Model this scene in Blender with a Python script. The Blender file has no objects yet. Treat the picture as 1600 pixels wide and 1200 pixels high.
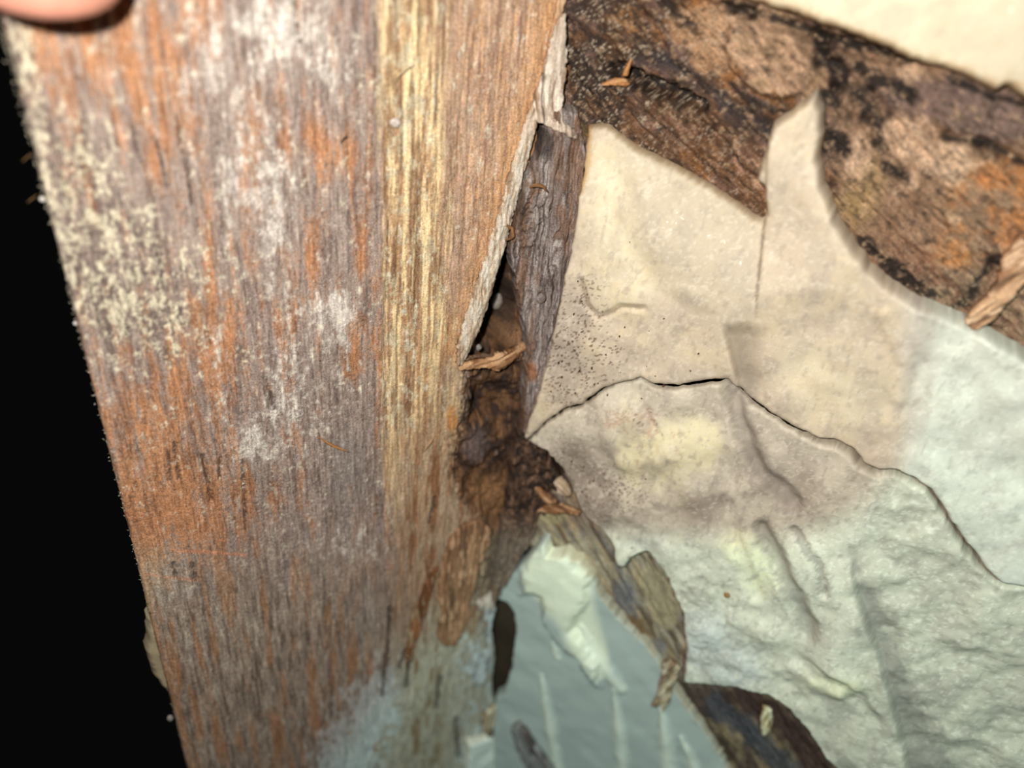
import bpy, math, random
import numpy as np

# ------------------------------------------------------------------ measures (millimetres; 1 mm = 0.001 scene units)
MM = 0.001
FPX = 1150.0                                   # focal length in pixels of the 1600 x 1200 frame
DN = np.array([-195.0, 1860.0, 1150.0]); DN /= np.linalg.norm(DN)       # where "down" points, seen from the camera
_r = np.array([1.0, 0, 0]) - DN[0] * DN; _r /= np.linalg.norm(_r)
_g = np.cross(_r, DN)
CAMROT = np.array([_r, _g, -DN])               # camera axes (right, down, forward) -> world axes
CAM = np.array([0.0, 0.0, 1300.0])             # camera stands 1.3 m up

# ------------------------------------------------------------------ camera
scene = bpy.context.scene
COL = scene.collection
from mathutils import Matrix, Vector
cam_data = bpy.data.cameras.new('camera')
cam = bpy.data.objects.new('camera', cam_data)
COL.objects.link(cam)
rt, dwn, fw = CAMROT[:, 0], CAMROT[:, 1], CAMROT[:, 2]
cam.matrix_world = Matrix(((rt[0], -dwn[0], -fw[0], CAM[0] * MM), (rt[1], -dwn[1], -fw[1], CAM[1] * MM),
                           (rt[2], -dwn[2], -fw[2], CAM[2] * MM), (0, 0, 0, 1)))
cam_data.sensor_width = 36.0
cam_data.lens = 36.0 * FPX / 1600.0
cam_data.clip_start = 0.004
cam_data.clip_end = 20
cam_data.dof.use_dof = True
cam_data.dof.focus_distance = 0.156
cam_data.dof.aperture_fstop = 7.0
scene.camera = cam

# ------------------------------------------------------------------ world, lamps, exposure
world = bpy.data.worlds.new('world'); scene.world = world
world.use_nodes = True
world.node_tree.nodes['Background'].inputs[0].default_value = (0.5, 0.55, 0.5, 1)
world.node_tree.nodes['Background'].inputs[1].default_value = 0.004
scene.view_settings.view_transform = 'Standard'
scene.view_settings.look = 'None'
scene.view_settings.exposure = 0.0
scene.view_settings.gamma = 1.0
scene.view_settings.use_curve_mapping = False

def cam_pt(x, y, z):
    """a point given from the camera: x to the right, y down, z forward (mm) -> world mm"""
    return CAM + CAMROT @ np.array([x, y, z], float)

# the phone's own flash, a little above and left of the lens
flash = bpy.data.lights.new('flash_light', 'POINT')
flash.energy = 1.5
flash.color = (1.0, 0.965, 0.90)
flash.shadow_soft_size = 0.003
fo = bpy.data.objects.new('flash_light', flash); COL.objects.link(fo)
fo.location = cam_pt(-13, -10, -14) * MM
# the photographer's cool white headlamp behind the phone
LAMP_POS = cam_pt(0, 0, -150)
lamp = bpy.data.lights.new('headlamp_light', 'SPOT')
lamp.energy = 2.3
lamp.color = (0.50, 0.98, 0.95)
lamp.shadow_soft_size = 0.0025
lamp.spot_size = math.radians(62)
lamp.spot_blend = 0.9
lo = bpy.data.objects.new('headlamp_light', lamp); COL.objects.link(lo)
lo.location = LAMP_POS * MM
lo.rotation_euler = Vector(cam_pt(35, 110, 200) - LAMP_POS).to_track_quat('-Z', 'Y').to_euler()

# ------------------------------------------------------------------ planes of the place
def ray(px, py):
    return CAMROT @ np.array([(px - 800) / FPX, (py - 600) / FPX, 1.0])
CORNER = CAM + ray(840, 500) * 172.0            # the vertical line where stud and wall meet
Zv = np.array([0.0, 0, 1.0])
def vplane(yaw, origin):
    a = math.radians(yaw)
    return dict(o=np.array(origin, float), u=np.array([math.cos(a), math.sin(a), 0]), n=np.array([math.sin(a), -math.cos(a), 0]))
STUD = vplane(26, CORNER)                       # wide face of the stud, its free edge towards the camera
WALL = vplane(-24, CORNER)                      # sheathing and foam
STRIP = vplane(4, CORNER + np.array([0, -2.0, 0]))   # rotten strip standing across the corner

def hit(pl, px, py, h=0.0):
    d = ray(px, py); o = pl['o'] + pl['n'] * h
    t = (o - CAM).dot(pl['n']) / d.dot(pl['n'])
    p = CAM + d * t
    return np.array([(p - pl['o']).dot(pl['u']), p[2] - pl['o'][2]])
def point(pl, s, z, h=0.0):
    return pl['o'] + pl['u'] * s + Zv * z + pl['n'] * h
def pix(P):
    q = (P - CAM) @ CAMROT
    return 800 + FPX * q[:, 0] / q[:, 2], 600 + FPX * q[:, 1] / q[:, 2]

# ------------------------------------------------------------------ noise
def _hash(ix, iy, seed):
    h = (ix.astype(np.int64) * 374761393 + iy.astype(np.int64) * 668265263 + seed * 974634777) & 0xFFFFFFFF
    h = ((h ^ (h >> 13)) * 1274126177) & 0xFFFFFFFF
    h = ((h ^ (h >> 16)) * 2246822519) & 0xFFFFFFFF
    return ((h ^ (h >> 15)) & 0xFFFFFF) / float(0xFFFFFF)
def vn(x, y, seed=0):
    ix = np.floor(x); iy = np.floor(y); fx = x - ix; fy = y - iy
    fx = fx * fx * (3 - 2 * fx); fy = fy * fy * (3 - 2 * fy)
    a = _hash(ix, iy, seed); b = _hash(ix + 1, iy, seed); c = _hash(ix, iy + 1, seed); d = _hash(ix + 1, iy + 1, seed)
    return a + (b - a) * fx + (c - a) * fy + (a - b - c + d) * fx * fy
def fbm(x, y, seed=0, octv=4, gain=0.55):
    s = 0; w = 1.0; t = 0
    for i in range(octv):
        s = s + w * vn(x * 2.03 ** i + 17.3 * i, y * 2.03 ** i - 9.1 * i, seed + 31 * i); t += w; w *= gain
    return np.clip((s / t - 0.5) * 1.55 + 0.5, 0, 1)
def sm(a, b, x):
    t = np.clip((x - a) / (b - a), 0, 1)
    return t * t * (3 - 2 * t)
def blob(px, py, L):
    r = 0
    for (cx, cy, rx, ry, w) in L:
        r = r + w * np.exp(-((px - cx) / rx) ** 2 - ((py - cy) / ry) ** 2)
    return r
def pdist(px, py, pts):
    """distance from each point to a polyline, and how far along it (0..1)"""
    best = np.full(px.shape, 1e9); along = np.zeros(px.shape); n = len(pts) - 1
    for i in range(n):
        ax, ay = pts[i]; bx, by = pts[i + 1]; dx, dy = bx - ax, by - ay
        t = np.clip(((px - ax) * dx + (py - ay) * dy) / (dx * dx + dy * dy + 1e-9), 0, 1)
        d = np.hypot(px - ax - t * dx, py - ay - t * dy)
        m = d < best
        best[m] = d[m]; along[m] = (i + t[m]) / n
    return best, along
def inside(px, py, poly):
    r = np.zeros(px.shape, bool); j = len(poly) - 1
    for i in range(len(poly)):
        xi, yi = poly[i]; xj, yj = poly[j]
        if yi != yj:
            r ^= ((yi > py) != (yj > py)) & (px < (xj - xi) * (py - yi) / (yj - yi) + xi)
        j = i
    return r

def lin(c):
    c = np.array(c, float) / 255.0
    return np.where(c <= 0.04045, c / 12.92, ((c + 0.055) / 1.055) ** 2.4)
def mix(A, B, t):
    B = lin(B) if isinstance(B, tuple) else B
    return A + (B - A) * np.clip(t, 0, 1)[:, None]
def base(n, c):
    return np.tile(lin(c), (n, 1))

# ------------------------------------------------------------------ mesh helpers
def mesh_obj(name, V, F, col=None, grain=None, mat=None, parent=None, origin=None, smooth=True):
    """V world mm; F list/array of faces (quads as an (n,4) array, or a list of tuples)"""
    V = np.asarray(V, float)
    if origin is None:
        origin = V.mean(0) if parent is None else parent['_o']
    origin = np.array(origin, float)
    me = bpy.data.meshes.new(name)
    L = ((V - origin) * MM)
    if isinstance(F, np.ndarray):
        nf = len(F)
        me.vertices.add(len(L)); me.vertices.foreach_set('co', L.astype(np.float32).ravel())
        me.loops.add(nf * 4); me.loops.foreach_set('vertex_index', F.astype(np.int32).ravel())
        me.polygons.add(nf)
        me.polygons.foreach_set('loop_start', np.arange(0, nf * 4, 4, dtype=np.int32))
        me.polygons.foreach_set('loop_total', np.full(nf, 4, dtype=np.int32))
        me.update(calc_edges=True)
    else:
        me.from_pydata([tuple(p) for p in L], [], [tuple(int(i) for i in f) for f in F]); me.update()
    me.validate()
    if smooth:
        me.polygons.foreach_set('use_smooth', np.ones(len(me.polygons), bool))
    if col is not None:
        a = me.attributes.new('Col', 'FLOAT_COLOR', 'POINT')
        c4 = np.ones((len(L), 4), np.float32); c4[:, :3] = np.clip(col, 0, 1)
        a.data.foreach_set('color', c4.ravel())
    if grain is not None:
        a = me.attributes.new('grain', 'FLOAT_VECTOR', 'POINT')
        a.data.foreach_set('vector', np.asarray(grain, np.float32).ravel())
    if mat: me.materials.append(mat)
    o = bpy.data.objects.new(name, me); COL.objects.link(o)
    if parent is not None:
        o.parent = parent['_e']
        po = parent['_o']
        o.location = (origin - po) * MM
    else:
        o.location = origin * MM
    return o
def thing(name, origin, label=None, cat=None, group=None, kind=None):
    e = bpy.data.objects.new(name, None); COL.objects.link(e)
    e.location = np.array(origin) * MM; e.empty_display_size = 0.01
    tag(e, label, cat, group, kind)
    return {'_e': e, '_o': np.array(origin, float)}
def tag(o, label=None, cat=None, group=None, kind=None):
    if label: o['label'] = label
    if cat: o['category'] = cat
    if group: o['group'] = group
    if kind: o['kind'] = kind
    return o

def rough_poly(P, seg, amp, seed):
    """resample a closed outline (mm) finely and fray it"""
    rng = np.random.RandomState(seed); out = []
    n = len(P)
    for i in range(n):
        a = P[i]; b = P[(i + 1) % n]; m = max(1, int(np.hypot(*(b - a)) / seg))
        for k in range(m):
            out.append(a + (b - a) * k / m)
    out = np.array(out)
    if amp > 0:
        t = np.arange(len(out)) * 0.37
        out[:, 0] += (fbm(t, t * 0 + seed, seed, 4) - 0.5) * 2 * amp
        out[:, 1] += (fbm(t, t * 0 + seed + 50, seed + 7, 4) - 0.5) * 2 * amp
    return out

def slab(name, pl, poly_px, h0, step, height, colour, thick=4.0, rnd=2.0, fray=0.3, seed=1, mat=None, parent=None,
         grain_deg=90, shell=False, origin=None, drop=None):
    """a solid piece lying on plane pl with the outline poly_px; height(px,py,s,z,sd) relief in mm, colour(...) linear albedo"""
    P = np.array([hit(pl, x, y, h0) for x, y in poly_px])
    B = rough_poly(P, max(step * 1.2, 0.25), fray, seed)
    lo_, hi_ = B.min(0) - step * 2, B.max(0) + step * 2
    ns = int((hi_[0] - lo_[0]) / step) + 2; nz = int((hi_[1] - lo_[1]) / step) + 2
    gs = lo_[0] + np.arange(ns) * step; gz = lo_[1] + np.arange(nz) * step
    S, Z = np.meshgrid(gs, gz, indexing='ij')
    D = np.full(S.shape, 1e9); NX = S.copy(); NZ = Z.copy()
    R = max(rnd * 1.6, 3 * step) + step
    nb = len(B)
    for i in range(nb):
        a = B[i]; b = B[(i + 1) % nb]
        i0 = max(0, int((min(a[0], b[0]) - R - lo_[0]) / step)); i1 = min(ns, int((max(a[0], b[0]) + R - lo_[0]) / step) + 2)
        j0 = max(0, int((min(a[1], b[1]) - R - lo_[1]) / step)); j1 = min(nz, int((max(a[1], b[1]) + R - lo_[1]) / step) + 2)
        s_, z_ = S[i0:i1, j0:j1], Z[i0:i1, j0:j1]
        d = b - a; t = np.clip(((s_ - a[0]) * d[0] + (z_ - a[1]) * d[1]) / (d.dot(d) + 1e-12), 0, 1)
        qx = a[0] + t * d[0]; qz = a[1] + t * d[1]; dd = np.hypot(s_ - qx, z_ - qz)
        m = dd < D[i0:i1, j0:j1]
        D[i0:i1, j0:j1][m] = dd[m]; NX[i0:i1, j0:j1][m] = qx[m]; NZ[i0:i1, j0:j1][m] = qz[m]
    IN = inside(S.ravel(), Z.ravel(), [tuple(b) for b in B]).reshape(S.shape)
    keep = (IN[:-1, :-1] | IN[1:, :-1] | IN[:-1, 1:] | IN[1:, 1:])
    used = np.zeros(S.shape, bool)
    used[:-1, :-1] |= keep; used[1:, :-1] |= keep; used[:-1, 1:] |= keep; used[1:, 1:] |= keep
    out = used & ~IN
    S[out] = NX[out]; Z[out] = NZ[out]; D[out] = 0
    idx = np.full(S.shape, -1, int); idx[used] = np.arange(used.sum())
    F = np.stack([idx[:-1, :-1][keep], idx[1:, :-1][keep], idx[1:, 1:][keep], idx[:-1, 1:][keep]], 1)
    s = S[used]; z = Z[used]; sd = D[used]
    flat = pl['o'] + np.outer(s, pl['u']) + np.outer(z, Zv) + pl['n'] * h0
    px, py = pix(flat)
    h = h0 + height(px, py, s, z, sd)
    col = colour(px, py, s, z, sd)
    if shell:
        hb = h - thick
        edge = sd <= 0
        h = np.where(edge, h - thick * 0.5, h)
        hb = np.where(edge, h, hb)
        n0 = len(s)
        F = np.concatenate([F, F[:, ::-1] + n0])
        s = np.tile(s, 2); z = np.tile(z, 2); h = np.concatenate([h, hb]); col = np.concatenate([col, col])
    else:
        t = np.clip(sd / rnd, 0, 1)
        h = h - (thick * drop(px, py) if drop else thick) * (1 - np.sqrt(np.clip(1 - (1 - t) ** 2, 0, 1)))
    V = pl['o'] + np.outer(s, pl['u']) + np.outer(z, Zv) + np.outer(h, pl['n'])
    a = math.radians(grain_deg)
    along = s * math.cos(a) + z * math.sin(a); across = -s * math.sin(a) + z * math.cos(a)
    G = np.stack([across, along, h], 1)
    return mesh_obj(name, V, F, col, G, mat, parent, origin)

def strand(name, pts, rad, flat=0.5, nrm=None, col=(150, 110, 75), col2=None, seed=0, mat=None, parent=None, sides=7, sub=6, wob=0.5):
    """a splinter, fibre or twig: a tapering rod through pts (world mm), flattened along nrm"""
    rng = np.random.RandomState(seed)
    pts = np.array(pts, float); rad = np.array(rad, float)
    n = (len(pts) - 1) * sub + 1
    t = np.linspace(0, len(pts) - 1, n); k = np.minimum(t.astype(int), len(pts) - 2); fr = (t - k)
    def cr(A):
        p0 = A[np.maximum(k - 1, 0)]; p1 = A[k]; p2 = A[k + 1]; p3 = A[np.minimum(k + 2, len(A) - 1)]
        f_ = fr[:, None] if A.ndim > 1 else fr
        return 0.5 * (2 * p1 + (p2 - p0) * f_ + (2 * p0 - 5 * p1 + 4 * p2 - p3) * f_ ** 2 + (3 * p1 - p0 - 3 * p2 + p3) * f_ ** 3)
    C = cr(pts); Rr = np.maximum(cr(rad), 0.02)
    T = np.gradient(C, axis=0); T /= np.linalg.norm(T, axis=1)[:, None] + 1e-9
    N = np.array(nrm if nrm is not None else WALL['n'], float)
    V = []; Cc = []; G = []
    c1 = lin(col); c2 = lin(col2 if col2 else tuple(x * 0.7 for x in col))
    for i in range(n):
        side = np.cross(T[i], N); side /= np.linalg.norm(side) + 1e-9
        up = np.cross(side, T[i])
        for j in range(sides):
            a = 2 * math.pi * j / sides
            w = 1 + wob * (vn(np.array([j * 1.3]), np.array([i * 0.35]), seed)[0] - 0.5) * 2
            V.append(C[i] + (side * math.cos(a) + up * math.sin(a) * flat) * Rr[i] * w)
            q = vn(np.array([j * 1.7]), np.array([i * 0.3]), seed + 5)[0]
            Cc.append(c1 * q + c2 * (1 - q)); G.append((j * 0.5, i * 0.6, 0))
    F = []
    for i in range(n - 1):
        for j in range(sides):
            F.append((i * sides + j, i * sides + (j + 1) % sides, (i + 1) * sides + (j + 1) % sides, (i + 1) * sides + j))
    F.append(tuple(range(sides - 1, -1, -1))); F.append(tuple((n - 1) * sides + j for j in range(sides)))
    return mesh_obj(name, V, F, np.array(Cc), np.array(G), mat, parent)

# ------------------------------------------------------------------ materials
def painted(name, rough=0.8, spec=0.25, grain=(1.6, 0.10), amount=0.5, bump=0.3, bump_mm=0.12, speck=0.0, spark=0.0, sss=0.0):
    m = bpy.data.materials.new(name); m.use_nodes = True
    nt = m.node_tree; N = nt.nodes; K = nt.links
    b = N['Principled BSDF']
    b.inputs['Roughness'].default_value = rough
    b.inputs['Specular IOR Level'].default_value = spec
    ac = N.new('ShaderNodeAttribute'); ac.attribute_name = 'Col'
    ag = N.new('ShaderNodeAttribute'); ag.attribute_name = 'grain'
    mp = N.new('ShaderNodeMapping'); mp.inputs['Scale'].default_value = (grain[0], grain[1], grain[0])
    K.new(ag.outputs['Vector'], mp.inputs['Vector'])
    n1 = N.new('ShaderNodeTexNoise'); n1.inputs['Scale'].default_value = 1.0; n1.inputs['Detail'].default_value = 5; n1.inputs['Roughness'].default_value = 0.65
    K.new(mp.outputs[0], n1.inputs['Vector'])
    n2 = N.new('ShaderNodeTexNoise'); n2.inputs['Scale'].default_value = 3.2; n2.inputs['Detail'].default_value = 3; n2.inputs['Roughness'].default_value = 0.6
    K.new(ag.outputs['Vector'], n2.inputs['Vector'])
    ad = N.new('ShaderNodeMath'); ad.operation = 'ADD'
    K.new(n1.outputs['Fac'], ad.inputs[0]); K.new(n2.outputs['Fac'], ad.inputs[1])
    mr = N.new('ShaderNodeMapRange'); mr.inputs[1].default_value = 0.70; mr.inputs[2].default_value = 1.30
    mr.inputs[3].default_value = 1 - amount; mr.inputs[4].default_value = 1 + amount
    K.new(ad.outputs[0], mr.inputs[0])
    vm = N.new('ShaderNodeVectorMath'); vm.operation = 'SCALE'
    K.new(ac.outputs['Color'], vm.inputs[0]); K.new(mr.outputs[0], vm.inputs['Scale'])
    last = vm.outputs[0]
    if speck > 0:                                   # pale dust grains
        n3 = N.new('ShaderNodeTexNoise'); n3.inputs['Scale'].default_value = 3.0; n3.inputs['Detail'].default_value = 5; n3.inputs['Roughness'].default_value = 0.7
        K.new(ag.outputs['Vector'], n3.inputs['Vector'])
        r3 = N.new('ShaderNodeMapRange'); r3.inputs[1].default_value = 0.68; r3.inputs[2].default_value = 0.80; r3.inputs[4].default_value = speck
        K.new(n3.outputs['Fac'], r3.inputs[0])
        mx = N.new('ShaderNodeMix'); mx.data_type = 'RGBA'
        K.new(r3.outputs[0], mx.inputs[0]); K.new(last, mx.inputs[6]); mx.inputs[7].default_value = (0.62, 0.55, 0.46, 1)
        last = mx.outputs[2]
    K.new(last, b.inputs['Base Color'])
    bp = N.new('ShaderNodeBump'); bp.inputs['Strength'].default_value = bump; bp.inputs['Distance'].default_value = bump_mm * MM
    K.new(ad.outputs[0], bp.inputs['Height']); K.new(bp.outputs[0], b.inputs['Normal'])
    if spark > 0:                                   # tiny glassy bubbles
        n4 = N.new('ShaderNodeTexNoise'); n4.inputs['Scale'].default_value = 1.9; n4.inputs['Detail'].default_value = 1
        K.new(ag.outputs['Vector'], n4.inputs['Vector'])
        r4 = N.new('ShaderNodeMapRange'); r4.inputs[1].default_value = 0.66; r4.inputs[2].default_value = 0.72
        r4.inputs[3].default_value = rough; r4.inputs[4].default_value = max(0.12, rough - spark)
        K.new(n4.outputs['Fac'], r4.inputs[0]); K.new(r4.outputs[0], b.inputs['Roughness'])
    if sss > 0:
        b.inputs['Subsurface Weight'].default_value = sss
        b.inputs['Subsurface Radius'].default_value = (1.0, 0.8, 0.5)
        b.inputs['Subsurface Scale'].default_value = 0.0012
    return m
M_STUD = painted('weathered_wood', 0.82, 0.2, (1.8, 0.22), 0.62, 0.7, 0.22)
M_ROT = painted('rotten_wood', 0.62, 0.4, (1.8, 0.3), 0.72, 0.9, 0.35, speck=0.35)
M_FIBRE = painted('splinter_wood', 0.75, 0.25, (2.2, 0.25), 0.45, 0.6, 0.2)
M_FOAM = painted('cream_foam', 0.62, 0.3, (1.0, 1.0), 0.06, 0.3, 0.12, spark=0.4)
M_FOAMS = painted('smooth_foam', 0.42, 0.35, (0.7, 0.5), 0.05, 0.15, 0.1)

def plain(name, rgb, rough=0.6, spec=0.3, noise=0.0, sc=400):
    m = bpy.data.materials.new(name); m.use_nodes = True
    nt = m.node_tree; b = nt.nodes['Principled BSDF']
    b.inputs['Roughness'].default_value = rough; b.inputs['Specular IOR Level'].default_value = spec
    n = nt.nodes.new('ShaderNodeTexNoise'); n.inputs['Scale'].default_value = sc; n.inputs['Detail'].default_value = 4
    tc = nt.nodes.new('ShaderNodeTexCoord'); nt.links.new(tc.outputs['Object'], n.inputs['Vector'])
    cr = nt.nodes.new('ShaderNodeValToRGB'); c = lin(rgb)
    cr.color_ramp.elements[0].position = 0.3; cr.color_ramp.elements[1].position = 0.7
    cr.color_ramp.elements[0].color = (*(c * (1 - noise)), 1); cr.color_ramp.elements[1].color = (*np.clip(c * (1 + noise), 0, 1), 1)
    nt.links.new(n.outputs['Fac'], cr.inputs[0]); nt.links.new(cr.outputs[0], b.inputs['Base Color'])
    return m
M_DARK = plain('old_dark_boards', (60, 48, 38), 0.9, 0.1, 0.3, 60)

def box(name, pl, s0, s1, z0, z1, h0, h1, mat, parent=None):
    V = [point(pl, s, z, h) for h in (h0, h1) for z in (z0, z1) for s in (s0, s1)]
    F = [(0, 2, 3, 1), (4, 5, 7, 6), (0, 1, 5, 4), (2, 6, 7, 3), (0, 4, 6, 2), (1, 3, 7, 5)]
    return mesh_obj(name, V, F, None, None, mat, parent, smooth=False)

# ================================================================== THE SETTING
# the sheathed wall behind the foam
wall = thing('wall_back', point(WALL, 60, -300), 'dark board-sheathed wall behind the cream foam', kind='structure')
box('backing', WALL, -14, 300, -330, 240, -26, -9, M_DARK, wall)

# ---- rotten diagonal board showing between the foam pieces, top right
def plank_a_h(px, py, s, z, sd):
    a = math.radians(-33)
    al = s * math.cos(a) + z * math.sin(a); ac = -s * math.sin(a) + z * math.cos(a)
    h = (fbm(ac * 0.5, al * 0.08, 3, 5) - 0.5) * 3.2 + (fbm(ac * 1.6, al * 0.25, 4, 4) - 0.5) * 1.2 + (fbm(s * 1.2, z * 1.2, 9, 3) - 0.5) * 0.5
    d, t = pdist(px, py, [(965, 108), (1000, 128), (1040, 140), (1095, 165)])
    h -= 5.0 * sm(17, 5, d + (fbm(px / 14, py / 14, 5) - 0.5) * 14)
    d, t = pdist(px, py, [(1275, 60), (1290, 100), (1330, 140), (1370, 180), (1378, 230)])
    h -= 2.2 * sm(26, 8, d + (fbm(px / 25, py / 25, 6) - 0.5) * 24)
    d, t = pdist(px, py, [(1130, 10), (1200, 30), (1290, 60), (1400, 95)])
    h -= 3.0 * sm(16, 4, d + (fbm(px / 20, py / 20, 8) - 0.5) * 14)
    d, t = pdist(px, py, [(1480, 215), (1540, 225), (1610, 260)])
    h -= 1.8 * sm(14, 3, d)
    h += 1.8 * sm(0.42, 0.6, blob(px, py, [(1190, 70, 80, 70, .8), (1230, 110, 50, 50, .7)]))
    return h
def plank_a_c(px, py, s, z, sd):
    n = len(px); a = math.radians(-33)
    al = s * math.cos(a) + z * math.sin(a); ac = -s * math.sin(a) + z * math.cos(a)
    wx = (fbm(s * 0.3, z * 0.3, 71) - 0.5) * 3
    f1 = fbm((ac + wx) * 0.9, al * 0.10, 11, 5); f2 = fbm((ac + wx) * 0.35, al * 0.12, 12, 4); f3 = fbm(s * 0.35, z * 0.35, 13, 5); f4 = fbm(ac * 2.4, al * 0.5, 14, 4)
    c = base(n, (98, 68, 44))
    c = mix(c, (146, 96, 50), sm(.45, .75, f1) * .8)
    c = mix(c, (118, 92, 84), sm(.52, .72, f2) * .75)
    c = mix(c, (40, 27, 20), sm(.56, .72, fbm(ac * .6, al * .15, 15, 5)) * .9)
    # darker end by the stud
    c = mix(c, (46, 33, 26), sm(.3, .9, blob(px, py, [(900, 80, 70, 170, .9), (1000, 130, 90, 55, .7), (905, 175, 60, 50, .8)])) * sm(.25, .65, f3) )
    c = mix(c, (150, 105, 60), sm(.5, .9, blob(px, py, [(975, 30, 40, 45, .9), (1010, 75, 60, 30, .6), (960, 130, 40, 20, .8)])) * sm(.35, .7, f1))
    # slate-dark streak running down the middle
    d, t = pdist(px, py, [(1005, 85), (1060, 105), (1110, 140), (1150, 180), (1200, 205)])
    c = mix(c, (58, 50, 50), sm(24, 6, d + (f4 - .5) * 20) * .9)
    # brown-red lower half
    d, t = pdist(px, py, [(1000, 190), (1080, 215), (1160, 255), (1180, 300)])
    c = mix(c, (108, 74, 46), sm(60, 20, d + (f3 - .5) * 40) * .6)
    c = mix(c, (165, 128, 105), sm(.58, .72, f4) * sm(50, 15, d) * .8)
    c = mix(c, (50, 35, 26), sm(1160, 960, px + (f3 - .5) * 120) * sm(.3, .6, f3 * .5 + f4 * .5) * .6)
    # tan crust
    w = sm(.36, .5, blob(px, py, [(1180, 60, 75, 55, .8), (1235, 105, 52, 52, .8), (1140, 35, 45, 40, .5), (1265, 130, 30, 30, .5)]) + (f3 - .5) * .35)
    c = mix(c, (182, 148, 120), w); c = mix(c, (150, 122, 92), w * sm(.5, .7, f3) * .8)
    w = sm(.3, .5, blob(px, py, [(1100, 40, 70, 40, .7), (1120, 100, 50, 25, .6)])) * sm(.45, .62, f1)
    c = mix(c, (176, 138, 104), w * .8)
    # right half: mauve grey above, orange below, pale pink-tan patches
    r = sm(1285, 1330, px + (f3 - .5) * 60)
    c = mix(c, (156, 124, 98), r * .75)
    c = mix(c, (120, 98, 90), r * sm(.4, .8, blob(px, py, [(1450, 150, 130, 45, .9), (1560, 195, 80, 45, .9)])) * .9)
    c = mix(c, (186, 124, 74), r * sm(.3, .8, blob(px, py, [(1560, 300, 90, 60, 1.), (1590, 360, 120, 60, .7), (1480, 400, 60, 30, .5)])) * sm(.25, .55, f2 * .5 + f3 * .5))
    c = mix(c, (214, 180, 150), r * sm(.25, .6, blob(px, py, [(1340, 235, 18, 45, .8), (1430, 205, 40, 30, .6), (1480, 260, 50, 38, .75), (1410, 300, 40, 22, .6), (1350, 260, 30, 20, .6), (1420, 120, 22, 16, .8), (1490, 335, 30, 25, .5), (1400, 230, 25, 40, .5)]) * .8 + (f3 - .5) * .5 + (f1 - .5) * .5) * .85)
    c = mix(c, (158, 130, 90), r * sm(.2, .9, blob(px, py, [(1330, 320, 45, 45, .9), (1370, 270, 25, 40, .6), (1310, 200, 20, 25, .4)]) + (f3 - .5) * .2))
    c = mix(c, (128, 90, 70), r * sm(.5, .7, f1) * sm(300, 400, py) * .7)
    for pts, wd in (([(1278, 55), (1290, 95), (1330, 140), (1368, 178), (1376, 228)], 22), ([(1345, 110), (1390, 130), (1420, 150)], 16),
                    ([(1135, 8), (1210, 28), (1290, 55), (1420, 95)], 12), ([(1300, 215), (1318, 232)], 16), ([(1385, 260), (1420, 280)], 9),
                    ([(1490, 125), (1550, 150), (1620, 170)], 9), ([(1480, 218), (1540, 226), (1610, 262)], 8), ([(1340, 372), (1400, 420), (1470, 460)], 14),
                    ([(1280, 145), (1310, 165)], 12), ([(968, 108), (1005, 130), (1045, 142), (1095, 165)], 12), ([(1505, 470), (1560, 400)], 14), ([(1180, 155), (1230, 180)], 8)):
        d, t = pdist(px, py, pts)
        c = mix(c, (26, 18, 14), sm(wd * 1.1, wd * .4, d + (f3 - .5) * wd * 1.5) * .95)
    # pale dust grains near the stud
    c = mix(c, (176, 146, 116), sm(.62, .82, fbm(ac * 2.0, al * .9, 22, 4)) * .6); c = mix(c, (38, 26, 20), sm(.58, .8, fbm(ac * 2.0, al * .7, 25, 4)) * .7)
    q = fbm(s * 3.2, z * 3.2, 21, 2)
    c = mix(c, (190, 172, 150), sm(.74, .84, q) * sm(1300, 1000, px) * sm(.35, .6, f3) * .7)
    # ochre stain where foam meets the board
    d, t = pdist(px, py, [(905, 200), (990, 238), (1060, 273), (1120, 308), (1192, 355)])
    c = mix(c, (104, 84, 52), sm(16, 4, d) * .7)
    return c
p = slab('plank', WALL, [(862, -420), (1500, -420), (1990, 270), (1990, 960), (1500, 560), (1190, 392), (900, 225), (864, 215)], 0.0, 0.33,
     plank_a_h, plank_a_c, 8, 1.0, 0.25, 5, M_ROT, wall, grain_deg=-33)
tag(p, 'dark rotten diagonal board between two foam pieces')

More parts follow.
